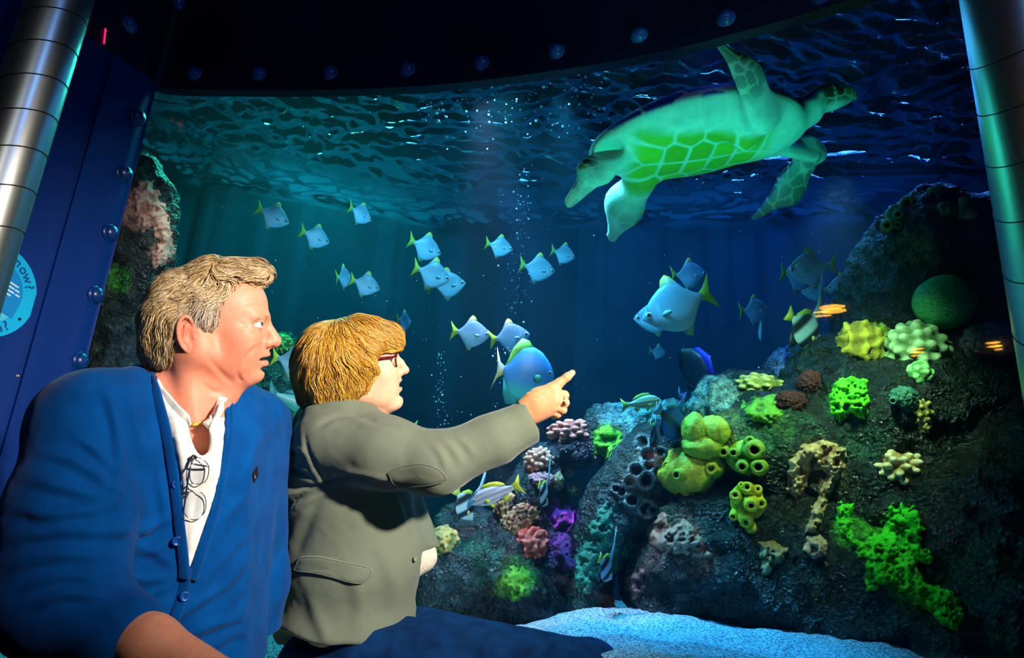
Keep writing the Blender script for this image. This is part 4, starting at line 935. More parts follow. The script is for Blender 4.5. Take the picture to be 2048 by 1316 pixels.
for (px, py, d, L, f, a, yw, lab) in [
    (548, 432, 3.4, 50, 1, -26, 30, 'silver moonyfish highest on the left with a bright yellow tail'),
    (632, 474, 3.4, 46, 1, -22, 35, 'silver moonyfish second from the left below the water surface glints'),
    (722, 428, 3.4, 42, 1, -30, 45, 'pale lilac moonyfish close under the rippled surface'),
    (852, 495, 3.3, 54, 1, -22, 30, 'upper moonyfish of the stacked trio in the middle left'),
    (866, 548, 3.15, 58, 1, -18, 20, 'middle moonyfish of the stacked trio with a green forked tail'),
    (896, 568, 3.25, 56, 1, 5, 15, 'lowest moonyfish of the stacked trio, bright and silvery'),
    (688, 554, 3.5, 44, 1, 25, 74, 'moonyfish turned edge on left of the middle shoal'),
    (732, 569, 3.4, 46, 1, -18, 25, 'moonyfish with yellow fins just right of the edge on one'),
    (1000, 493, 3.4, 42, 1, -12, 15, 'slim tailed moonyfish left of the bubble column'),
    (1128, 508, 3.6, 40, 1, -14, 20, 'dim moonyfish right of the bubble column'),
    (1077, 537, 3.3, 54, 1, -10, 12, 'moonyfish in front of the bubble column with a raised tail'),
    (944, 666, 3.0, 58, 1, -6, 5, 'bright striped moonyfish right of the blonde hair'),
    (1022, 673, 3.0, 60, 1, 8, 8, 'shiny moonyfish directly above the big blue batfish'),
    (809, 642, 3.7, 38, 1, -10, 66, 'dull blue moonyfish turned away above the woman glasses'),
    (1380, 549, 3.2, 56, 1, 4, 12, 'moonyfish above the tail of the large moonyfish'),
    (1310, 634, 3.1, 66, -1, -4, 10, 'moonyfish mostly hidden behind the large moonyfish with its head showing'),
    (1350, 612, 2.9, 108, -1, -22, 8, 'large moonyfish facing left with a green tail'),
    (1510, 620, 3.3, 52, 1, 6, 20, 'moonyfish facing right left of the long finned bannerfish'),
    (1521, 662, 3.6, 40, 1, -60, 60, 'dark blue moonyfish diving below the one facing right'),
    (1620, 536, 3.2, 70, -1, -6, 10, 'moonyfish facing left near the rock tower, front one of the pair'),
    (1600, 552, 3.35, 60, 1, -8, 12, 'moonyfish facing right behind the one near the rock tower'),
    (1630, 581, 3.7, 40, -1, -5, 25, 'dim moonyfish above the amber lamp reflection'),
    (1684, 570, 3.5, 44, -1, -14, 35, 'dim moonyfish close to the edge of the rock tower'),
    (1316, 704, 4.0, 28, 1, -8, 20, 'tiny faraway moonyfish right of the batfish'),
    (588, 722, 3.1, 60, 1, -12, 10, 'moonyfish half hidden behind the blonde hair')]:
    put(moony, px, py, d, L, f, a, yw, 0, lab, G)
# pale fish hanging upright beside the right pillar
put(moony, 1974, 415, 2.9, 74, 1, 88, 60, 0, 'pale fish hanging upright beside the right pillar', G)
# batfish: round and blue -----------------------------------------------
def bat_col(V):
    z = V[:, 2:3]; c = np.array([.06, .34, .85]) * (1 - sstep(-.1, -.35, z)) + np.array([.06, .60, .62]) * sstep(-.1, -.35, z); return np.clip(c + .08 * np.exp(-((V[:, 0:1] - .45) / .2) ** 2 - ((z - .2) / .15) ** 2), 0, 1)
bat_prof = [(0, .04, -.04, .01), (.04, .13, -.14, .04), (.12, .26, -.24, .08), (.3, .44, -.42, .12), (.5, .52, -.50, .13), (.7, .46, -.50, .11), (.85, .26, -.42, .07), (.94, .12, -.2, .035), (1, .06, -.06, .02)]
bat = fish_proto('batfish', bat_prof, bat_col, [
    ('dorsal_fin', [(.55, .46), (.40, .62), (.26, .64), (.12, .44), (.04, .14), (.02, .06), (.2, .3), (.4, .42)], np.array((.22, .62, .10)), .012),
    ('anal_fin', [(.5, -.46), (.32, -.60), (.14, -.62), (.06, -.46), (.02, -.10), (.2, -.3), (.4, -.42)], np.array((.04, .40, .42)), .012),
    ('tail_fin', [(.05, .05), (-.08, .14), (-.19, .40), (-.13, .10), (-.12, -.06), (-.2, -.42), (-.10, -.16), (.05, -.05)], lambda V: np.where(V[:, 2:3] > 0, np.array((.7, .75, .8)), np.array(YG)), .014),
    ('pectoral_fin', [(.74, -.10), (.68, .02), (.58, .0), (.56, -.08), (.62, -.14)], np.array((.05, .40, .25)), .006)], (.88, .08, .04))
put(bat, 1058, 748, 2.75, 92, 1, -10, 15, 0, 'large round blue batfish behind the pointing hand', center=.5)
# bannerfish: black and white bands, long dorsal streamer -----------------
def ban_col(V):
    x = V[:, 0:1] - .35 * V[:, 2:3]; W = np.array([.34, .60, .72]); K = np.array([.006, .012, .03])
    k = np.clip(np.exp(-((x - .62) / .10) ** 6) + np.exp(-((x - .20) / .11) ** 6), 0, 1); return W * (1 - k) + K * k
ban_prof = [(0, .0, -.03, .008), (.06, .05, -.07, .03), (.16, .14, -.16, .055), (.32, .30, -.30, .075), (.5, .38, -.36, .075), (.7, .34, -.34, .06), (.86, .20, -.22, .04), (.95, .08, -.08, .022), (1, .06, -.06, .015)]
def streamer(h, b): return [(.60, .33), (.55, .55), (.47, .85), (.36 - b * .3, 1.05 * h), (.22 - b, 1.25 * h), (.30 - b * .4, .95 * h), (.38, .75), (.42, .5), (.40, .35)]
def banner(name, h=1., b=.1):
    return fish_proto(name, ban_prof, ban_col, [('dorsal_streamer', streamer(h, b), np.array((.30, .62, .78)), .014),
        ('dorsal_fin', [(.42, .34), (.32, .44), (.16, .36), (.05, .16), (.04, .06), (.25, .25)], np.array((.30, .62, .05)), .012),
        ('anal_fin', [(.42, -.32), (.28, -.56), (.18, -.44), (.08, -.14), (.2, -.2)], np.array((.01, .02, .05)), .012),
        ('pelvic_fin', [(.64, -.30), (.56, -.52), (.50, -.50), (.54, -.32)], np.array((.01, .02, .04)), .012),
        ('tail_fin', [(.05, .05), (-.08, .12), (-.20, .18), (-.17, .0), (-.20, -.18), (-.08, -.12), (.05, -.05)], np.array((.45, .62, .08)), .012),
        ('pectoral_fin', [(.72, -.06), (.66, .0), (.57, -.03), (.57, -.09), (.66, -.12)], np.array((.5, .6, .2)), .006)], (.90, .03, .03))
b1 = banner('bannerfish')
Gb = 'black and white bannerfish'
put(b1, 1612, 662, 2.85, 84, 1, -38, 20, 0, 'bannerfish with a tall curved streamer beside the upper reef', Gb)
put(b1, 930, 1012, 2.6, 62, 1, -66, 24, 0, 'bannerfish swimming head down left of the pale snapper', Gb)
put(b1, 1087, 990, 2.62, 54, 1, -70, 40, 0, 'bannerfish turned edge on above the tan ruffled coral', Gb)
put(b1, 1212, 1138, 2.35, 58, 1, -62, 34, 0, 'small bannerfish with a thin streamer low over the sand', Gb)
put(b1, 1306, 872, 2.62, 50, 1, -66, 42, 0, 'slim bannerfish left of the deep blue fish', Gb)
def blue_col(V):
    z = V[:, 2:3]; x = V[:, 0:1]; k = np.exp(-((z + .02) / .09) ** 4); return np.array([.02, .14, .62]) * (1 - k) + np.array([.005, .015, .06]) * k
bl = fish_proto('blue_fish', ban_prof, blue_col, [('dorsal_streamer', streamer(.62, .05), np.array((.03, .20, .70)), .014), ('dorsal_fin', [(.42, .34), (.32, .42), (.16, .34), (.05, .14), (.25, .25)], np.array((.10, .45, .35)), .012),
    ('anal_fin', [(.42, -.32), (.30, -.44), (.18, -.36), (.08, -.14), (.2, -.2)], np.array((.01, .02, .05)), .012), ('tail_fin', [(.05, .05), (-.08, .12), (-.20, .18), (-.17, .0), (-.20, -.18), (-.08, -.12), (.05, -.05)], np.array((.30, .5, .7)), .012)], (.90, .03, .03))
put(bl, 1344, 846, 2.58, 78, 1, -44, 30, 0, 'deep blue long finned fish in front of the mustard sponge', None)
# surgeonfish: dark with a blue back edge --------------------------------
def tang_col(V):
    z = V[:, 2:3]; k = sstep(.28, .36, z); return np.array([.006, .010, .030]) * (1 - k) + np.array([.02, .03, .55]) * k
tang_prof = [(0, .0, -.05, .01), (.06, .10, -.12, .04), (.2, .24, -.24, .075), (.45, .32, -.31, .085), (.7, .25, -.24, .06), (.88, .11, -.10, .03), (1, .05, -.05, .015)]
tang = fish_proto('surgeonfish', tang_prof, tang_col, [('dorsal_fin', [(.8, .22), (.7, .36), (.4, .44), (.14, .30), (.08, .10), (.4, .28)], np.array((.02, .03, .60)), .012), ('anal_fin', [(.6, -.28), (.35, -.40), (.14, -.28), (.1, -.1), (.4, -.25)], np.array((.005, .008, .03)), .012),
    ('tail_fin', [(.05, .05), (-.08, .14), (-.22, .30), (-.15, .0), (-.22, -.30), (-.08, -.14), (.05, -.05)], np.array((.02, .02, .25)), .012)], (.9, .06, .03))
put(tang, 1392, 742, 3.1, 96, -1, 62, 40, 0, 'almost black surgeonfish with a vivid blue back edge')
# snappers: long with lengthwise stripes -----------------------------------
def snap_col(A, B):
    def f(V):
        z = V[:, 2:3]; k = .5 + .5 * np.sin(z * 62 + .6); k = k * (z > -.10); return A * (1 - k) + B * k
    return f
snap_prof = [(0, .0, -.03, .01), (.06, .07, -.06, .04), (.2, .17, -.13, .075), (.38, .215, -.17, .09), (.58, .19, -.15, .08), (.8, .11, -.09, .045), (.93, .06, -.05, .025), (1, .055, -.05, .015)]
def snapper(name, A, B, fc):
    return fish_proto(name, snap_prof, snap_col(np.array(A), np.array(B)), [('dorsal_fin', [(.70, .18), (.62, .27), (.45, .28), (.28, .24), (.16, .16), (.14, .10), (.4, .17)], np.array(fc), .010), ('anal_fin', [(.34, -.13), (.26, -.24), (.16, -.16), (.18, -.09)], np.array(fc), .010),
        ('tail_fin', [(.05, .05), (-.08, .10), (-.22, .22), (-.14, .0), (-.22, -.22), (-.08, -.10), (.05, -.05)], np.array(fc), .012), ('pelvic_fin', [(.66, -.15), (.54, -.26), (.52, -.15)], np.array(fc), .010), ('pectoral_fin', [(.70, -.05), (.6, -.02), (.52, -.06), (.6, -.11)], np.array(fc), .006)], (.88, .045, .035))
sn1 = snapper('striped_snapper', (.62, .78, .36), (.10, .34, .42), (.40, .62, .10))
put(sn1, 1287, 806, 2.85, 62, 1, 6, 10, 0, 'yellow and teal striped snapper gliding over the rounded rock')
sn2 = snapper('pale_snapper', (.62, .70, .62), (.34, .26, .56), (.72, .74, .04))
put(sn2, 988, 990, 2.55, 82, -1, -24, 12, 0, 'pale violet striped snapper with a yellow tail below the sleeve')
sn3 = snapper('green_snapper', (.06, .62, .26), (.05, .52, .24), (.10, .66, .16))
put(sn3, 808, 851, 2.9, 38, -1, -4, 10, 0, 'small green fish just above the grey sleeve')
tr = snapper('trevally', (.05, .36, .32), (.04, .30, .30), (.03, .20, .24))
put(tr, 590, 808, 3.0, 84, 1, -34, 30, 0, 'plump teal fish between the two visitors')
dk = snapper('dark_snapper', (.01, .015, .03), (.01, .012, .02), (.01, .015, .03))
put(dk, 1885, 14, 3.4, 60, 1, -40, 20, 0, 'black fish silhouette at the upper edge near the right pillar')
put(dk, 1948, 76, 3.3, 40, -1, -10, 10, 0, 'small black fish silhouette close under the surface beside the right pillar')

# ================================================================== sea turtle
M_turtle = mat('turtle_skin', attr=True, rough=.55, spec=.25, col2=(.86, .9, .84), nscale=30, sss=.0, bump=('voronoi', 60, .15, .004))
TD = 2.62
hx = (at(1690, 222, TD + .05) - at(1205, 300, TD - .02)); hx /= np.linalg.norm(hx)
hz = np.array([0.02, .02, 1.0]); hz -= hx * (hz @ hx); hz /= np.linalg.norm(hz); hy = np.cross(hz, hx)
TM = np.stack([[a_ @ RT, a_ @ UP, a_ @ FW] for a_ in (hx, hy, hz)], 1)      # turtle axes in camera space
TC = cs(1392, 276, TD)
def tl(x, y, z): return TC + TM @ np.array([x, y, z])
def turtle():
    v = Vol(np.minimum(cs(1110, 500, 2.3), cs(1110, 500, 2.9)) - .02, np.maximum(cs(1735, 50, 2.3), cs(1735, 50, 3.0)) + .02, .0075)
    v.add(ell(tl(0, 0, .02), (.385, .235, .085), TM), 0)
    v.add(ell(tl(.02, 0, .05), (.33, .195, .100), TM), .05)
    v.add(ell(tl(.02, 0, -.03), (.33, .200, .065), TM), .04)
    v.add(ell(tl(-.29, 0, .0), (.13, .13, .05), TM), .05)
    v.add(ell(tl(.28, 0, -.015), (.13, .16, .075), TM), .05)               # shoulders
    v.add(cap(tl(.28, 0, -.01), cs(1615, 222, 2.66), .085, .060), .05)     # neck
    v.add(ell(cs(1655, 196, 2.67), (.082, .054, .054), TM), .03)
    v.add(ell(cs(1688, 190, 2.68), (.042, .036, .036), TM), .025); v.add(cap(cs(1697, 186, 2.68), cs(1711, 196, 2.68), .018, .010), .015)
    def flipper(pts, rs, fl, k=.03):
        for i in range(len(pts) - 1): v.add(cap(pts[i], pts[i + 1], rs[i], rs[i + 1], fl[i], .32), k)
    flipper([cs(1480, 262, 2.52), cs(1522, 215, 2.43), cs(1500, 155, 2.38), cs(1436, 86, 2.36)], [.085, .066, .052, .018], [(.5, .3, -.8), (.5, .1, -.85), (.45, .1, -.85)])
    flipper([cs(1570, 290, 2.76), cs(1622, 304, 2.84), cs(1582, 372, 2.88), cs(1508, 436, 2.90)], [.080, .064, .058, .014], [(.2, .6, -.7), (.45, -.1, -.85), (.4, .0, -.9)])
    flipper([cs(1250, 302, 2.55), cs(1190, 345, 2.50), cs(1138, 406, 2.48)], [.060, .046, .022], [(.3, .7, -.6), (.3, .3, -.85)])
    flipper([cs(1300, 345, 2.70), cs(1248, 412, 2.78), cs(1226, 470, 2.80)], [.050, .070, .030], [(.4, .1, -.9), (.3, -.1, -.9)])
    v.cut(ell(tl(-.36, -.07, -.04), (.045, .045, .025), TM), .025)
    V, F = v.mesh(); W = c2w(V); F = outward(W - W.mean(0), F); V = subdiv_smooth(V, F, 2, .4)
    return V, F
tvc, tf = turtle()
tv = (tvc - TC) @ TM; tn = vnormals(c2w(tvc), tf) @ np.stack([hx, hy, hz], 1)
# scutes of the plastron and scales: cells grown from seed points
def cells(P, S):
    D = np.sqrt(((P[:, None] - S[None]) ** 2).sum(-1)); o = np.sort(D, 1)[:, :2]; return D.argmin(1), o[:, 1] - o[:, 0]
x, y, z = tv.T
body = (np.hypot(x / .40, y / .25) < 1.0) & (np.abs(z) < .16)
under = np.maximum(sstep(.15, -.25, tn[:, 2]), sstep(.03, -.005, z))
S = [(cx, sy * .072, 0) for cx in (.27, .17, .075, -.02, -.115, -.21) for sy in (1, -1)] + [(cx, sy * .17, 0) for cx in (.14, .03, -.08, -.19) for sy in (1, -1)] + [(cx, sy * .25, 0) for cx in (.2, .1, 0., -.1, -.2) for sy in (1, -1)] + [(.35, 0, 0), (-.29, 0, 0)]
S = np.array(S) * np.array([1.0, .82, 1]); cid, edge = cells(np.column_stack([x, y, 0 * x]), S)
PALE = np.array([.46, .84, .74]); GRN = np.array([.26, .66, .05]); EDGEC = np.array([.55, .90, .72])
seam = sstep(.016, .004, edge)[:, None]
inner = (sstep(.175, .13, np.abs(y)) * sstep(.30, .22, np.abs(x + .02)))[:, None]
scut = GRN * (.75 + .5 * _h(cid, cid * 7, cid * 3, 4)[:, None]) * inner + PALE * (1 - inner)
bel = scut * (1 - seam) + EDGEC * seam
# carapace: shields with pale streaks, blue lamplight painted into their colour
St = np.array([(cx, cy, 0) for cx in (.32, .16, 0, -.16, -.32) for cy in (0, .18, -.18, .27, -.27)]); ct, et = cells(np.column_stack([x, y, 0 * x]), St)
sh = np.array([.03, .05, .40]) * (1 + .6 * fbm(tv * np.array([1, 3, 3]), 14, 3, 4)[:, None]); sh = np.where((et < .012)[:, None], np.array([.5, .52, .62]), sh)
streak = sstep(.35, .6, fbm(tv * np.array([.5, 2, 2]), 18, 2, 9))[:, None]; sh = sh * (1 - streak) + np.array([.55, .6, .75]) * streak
skin = PALE * np.ones_like(tv)
# flipper scales and head scales: dark polygons with pale seams
rng = np.random.default_rng(5); pick = tv[rng.choice(len(tv), 420, replace=False)]; ci, ed = [], []
for a in range(0, len(tv), 20000):
    q, w = cells(tv[a:a + 20000], pick); ci.append(q); ed.append(w)
ci = np.concatenate(ci); ed = np.concatenate(ed)
dark = (_h(ci, ci * 3, ci * 5, 2) > .35)
DK = np.array([.035, .05, .03]); OL = np.array([.20, .30, .05])
sc_col = np.where(dark[:, None], DK, OL); sc_col = np.where((ed < .006)[:, None], np.array([.45, .60, .42]), sc_col)
headm = sstep(.485, .52, x) * (np.abs(y) < .12)
limb = (1 - np.clip(sstep(1.18, 1.0, np.hypot(x / .40, y / .25)), 0, 1)) * (x < .40) + (np.abs(y) > .17) * (x >= .40)
top = sstep(-.05, .35, tn[:, 2])
far = sstep(.20, .34, np.hypot(x - np.sign(x) * .28, y))
k_h = headm * sstep(-.005, .025, z - .055 * 0 - .02 - .12 * (x - .55)); k_l = np.clip(limb, 0, 1) * np.clip(.30 + .35 * far + .8 * top, 0, 1) * (dark | (ed < .006) | (top > .5))
col = np.where(body[:, None], bel * under[:, None] + sh * (1 - under[:, None]), skin * (.9 + .1 * under[:, None]))
neck_top = ((x > .36) & (np.abs(y) < .14))[:, None] * top[:, None]; col = col * (1 - neck_top) + np.array([.06, .08, .36]) * neck_top
col = col * (1 - k_l[:, None]) + sc_col * k_l[:, None]; col = col * (1 - k_h[:, None]) + sc_col * .8 * k_h[:, None]
tc = at(1392, 276, TD)
tur = empty('sea_turtle', tc - np.array([0, 0, .3]))
mk('body', c2w(tvc), tf, M_turtle, tur, col=np.clip(col, 0, 1))
for s_ in (1, -1):
    V, F = uvsphere((0, 0, 0), (.014, .008, .012), 14, 8); V = c2w(cs(1672, 186, 2.675) + (V + np.array([0, s_ * .049, 0])) @ TM.T); mk('eye', V, outq(V - V.mean(0), F), M_eyew, tur)
tag(tur, 'green sea turtle gliding overhead with pale belly and patterned flippers', 'turtle')
# ================================================================== bubbles
def bubbles(name, pts, label):
    L, F = ICO[2]; rng = np.random.default_rng(len(pts)); Vs, Fs = [], []
    for i, (px, py, d, r) in enumerate(pts): Vs.append(at(px, py, d) + L * r); Fs.append(F + i * len(L))
    V = np.concatenate(Vs); return tag(mk(name, V, np.concatenate(Fs), M_bubble), label, 'bubbles', kind='stuff')
M_bubble = mat('air_bubble', (.45, .75, .9), .12, spec=1., metal=.6, col2=(.6, .85, 1), nscale=50)
rng = np.random.default_rng(3)
col_px = lambda n, x0, x1, y0, y1, sx, d: [(np.interp(t, [0, 1], [x0, x1]) + rng.normal() * sx, y0 + (y1 - y0) * t, d + rng.normal() * .05, abs(rng.normal()) * .0016 + .0008) for t in rng.random(n)]
bubbles('bubble_column', col_px(140, 1050, 1030, 330, 700, 13, 3.2) + col_px(50, 1012, 1020, 690, 830, 16, 2.95), 'thin column of tiny air bubbles rising in mid tank')
bubbles('bubble_column', col_px(60, 882, 880, 700, 860, 6, 3.1) + col_px(40, 905, 985, 820, 960, 16, 2.9), 'sparse bubbles rising right of the woman face')
bubbles('bubble_scatter', [(rng.uniform(840, 1220), 190 + rng.normal() * 34 + (abs(rng.normal()) * 22), 3.0 + rng.normal() * .15, abs(rng.normal()) * .0028 + .0012) for _ in range(170)], 'glittering bubbles drifting just under the water surface')
bubbles('glint_specks', [(rng.uniform(350, 1700), rng.uniform(380, 800), 2.8 + rng.normal() * .3, abs(rng.normal()) * .0012 + .0006) for _ in range(160)], 'tiny specks standing in for bright glints on the window')  # small spheres stand in for glints on the window

# ================================================================== people
M_skin = mat('skin', attr=True, rough=.52, spec=.4, sss=.12, sssr=(1, .35, .2), col2=(.93, .88, .86), nscale=120, nlo=.4, nhi=.7, bump=('noise', 420, .12, .0012))
M_eyeball = mat('eyeball', attr=True, rough=.08, spec=.6, col2=(.95, .93, .92), nscale=30)
M_hair = mat('hair_strands', attr=True, rough=.34, spec=.55, col2=(.70, .66, .62), nscale=240, ndetail=2, bump=('noise', 900, .3, .0006))
M_tooth = mat('teeth', (.86, .82, .70), .25, col2=(.80, .76, .64), nscale=40)
M_mouth = mat('mouth_inside', (.10, .02, .018), .4, col2=(.06, .012, .012), nscale=60)
SKIN = np.array(srgb(222, 142, 114)); LIP = np.array(srgb(196, 104, 92)); RED = np.array(srgb(214, 110, 84))
def volmesh(v, smooth=1):
    V, F = v.mesh(); W = c2w(V); F = outward(W - W.mean(0), F)
    if smooth: V = subdiv_smooth(V, F, smooth, .45)
    return V, c2w(V), F                                 # camera-space verts, world verts, faces
def hair_strands(vol, roots, flow, n_seg, step, rad, colfn, seed, lift=.003, wave=.25, name='strands', taper=True, lenfn=None):
    rng = np.random.default_rng(seed); P = vol.project(roots, lift * .3); path = [P]; n = len(P)
    ph = 9 * fbm(P, 26, 2, seed) + .5 * rng.random(n); fr = rng.uniform(.6, .8, n); lock = fbm(P * np.array([1, .6, 1]), 75, 2, seed + 3); off = np.clip(rng.random(n) * .35 + .45 + .9 * lock, .05, 1.3) * lift
    L = np.ones(n) if lenfn is None else lenfn(P)
    for s_ in range(n_seg):
        G = vol.grad(P); D = flow(P, s_ / n_seg); side = np.cross(D, G)
        D = D + wave * np.sin(ph + fr * s_ * 1.3)[:, None] * side
        D = D - G * (D * G).sum(1, keepdims=True) * .9; D /= np.linalg.norm(D, axis=1, keepdims=True) + 1e-9
        P = P + D * step * L[:, None]; Q = vol.project(P, 0, 2); o2 = off * (1 + .8 * s_ / n_seg)
        P = Q + vol.grad(Q) * o2[:, None]; path.append(P)
    path = np.stack(path, 1); m = n_seg + 1; ns = 3
    T = np.gradient(path, axis=1); T /= np.linalg.norm(T, axis=2, keepdims=True) + 1e-9
    G = vol.grad(path.reshape(-1, 3)).reshape(path.shape); B = np.cross(T, G); B /= np.linalg.norm(B, axis=2, keepdims=True) + 1e-9; U = np.cross(B, T)
    tt = np.linspace(0, 1, m); r = rad * (.55 + .9 * np.sin(np.pi * np.clip(tt * .9 + .1, 0, 1)) ** .7); r[-1] *= .25
    rr = r[None] * rng.uniform(.55, 1.3, n)[:, None]
    ang = np.linspace(0, 2 * np.pi, ns, endpoint=False)
    V = path[:, :, None] + rr[:, :, None, None] * (np.cos(ang)[None, None, :, None] * B[:, :, None] * 1.5 + np.sin(ang)[None, None, :, None] * U[:, :, None] * .7)
    V = V.reshape(-1, 3); f = grid_faces(m, ns, False, True); F = (f[None] + (np.arange(n) * m * ns)[:, None, None]).reshape(-1, 4)
    c = colfn(path.reshape(-1, 3), np.repeat(rng.random(n), m)); c = np.repeat(c, ns, 0)
    return V, F[:, ::-1], c
def wrinkle(V, N, strokes, d0):
    """cloth folds: each stroke is a pixel polyline with half width (px) and height (m); vertices facing the viewer move along their normal"""
    q = w2px(V); face = sstep(-.15, .25, -(N @ FW)); dsp = np.zeros(len(V))
    for pts, w, h in strokes:
        P = spline(np.array(pts, float), 14); best = np.full(len(V), 1e9); tt = np.zeros(len(V))
        bb = (q[:, 0] > P[:, 0].min() - 4 * w) & (q[:, 0] < P[:, 0].max() + 4 * w) & (q[:, 1] > P[:, 1].min() - 4 * w) & (q[:, 1] < P[:, 1].max() + 4 * w)
        idx = np.nonzero(bb)[0]; Q = q[idx, :2]; b = np.full(len(idx), 1e9); t = np.zeros(len(idx)); sd = np.zeros(len(idx))
        for i in range(len(P) - 1):
            a, e = P[i], P[i + 1] - P[i]; s_ = np.clip(((Q - a) @ e) / (e @ e + 1e-9), 0, 1); r_ = Q - a - s_[:, None] * e; dd = np.hypot(*r_.T)
            m = dd < b; b[m] = dd[m]; t[m] = (i + s_[m]) / (len(P) - 1); sd[m] = (e[0] * r_[m, 1] - e[1] * r_[m, 0]) / (np.hypot(*e) + 1e-9)
        prof = np.exp(-(b / w) ** 2) - .45 * np.exp(-((sd - 1.6 * w) / (1.1 * w)) ** 2) * (b < 4 * w)
        dsp[idx] += h * prof * np.sin(np.pi * np.clip(t * .92 + .04, 0, 1)) ** .6
    return V + N * (dsp * face)[:, None]
def ribbon(pts, width_vec, thick):
    """flat band along world points; width_vec per point or one vector"""
    pts = np.asarray(pts, float); wv = np.broadcast_to(np.asarray(width_vec, float), pts.shape); T = np.gradient(pts, axis=0)
    nn = np.cross(T, wv); nn /= np.linalg.norm(nn, axis=1, keepdims=True) + 1e-9; sec = []
    for a, b in ((-1, -.7), (-.8, -1), (.8, -1), (1, -.7), (1, .7), (.8, 1), (-.8, 1), (-1, .7)): sec.append(pts + wv * .5 * a + nn * thick * .5 * b)
    V = np.stack(sec, 1).reshape(-1, 3); n = len(pts); F = grid_faces(n, 8, False, True).tolist() + [list(range(8)), list(range(8 * n - 1, 8 * n - 9, -1))]
    return V, outq(V - V.mean(0), F)
def bvh_of(*objs):
    from mathutils.bvhtree import BVHTree
    Vs, Fs, n = [], [], 0
    for o in objs:
        og = ORG.get(o.name, np.zeros(3)); me = o.data
        Vs += [tuple(np.array(v.co[:]) + og) for v in me.vertices]; Fs += [tuple(i + n for i in p.vertices) for p in me.polygons]; n = len(Vs)
    return BVHTree.FromPolygons(Vs, Fs)
def ray_on(bvh, px, py, dflt=1.3):
    v = (px - 1024) / FPX * RT - (py - 658) / FPX * UP + FW
    h = bvh.ray_cast(Vector(CAM), Vector(v))
    if h[0] is None: return at(px, py, dflt), -FW
    return np.array(h[0]), np.array(h[1])

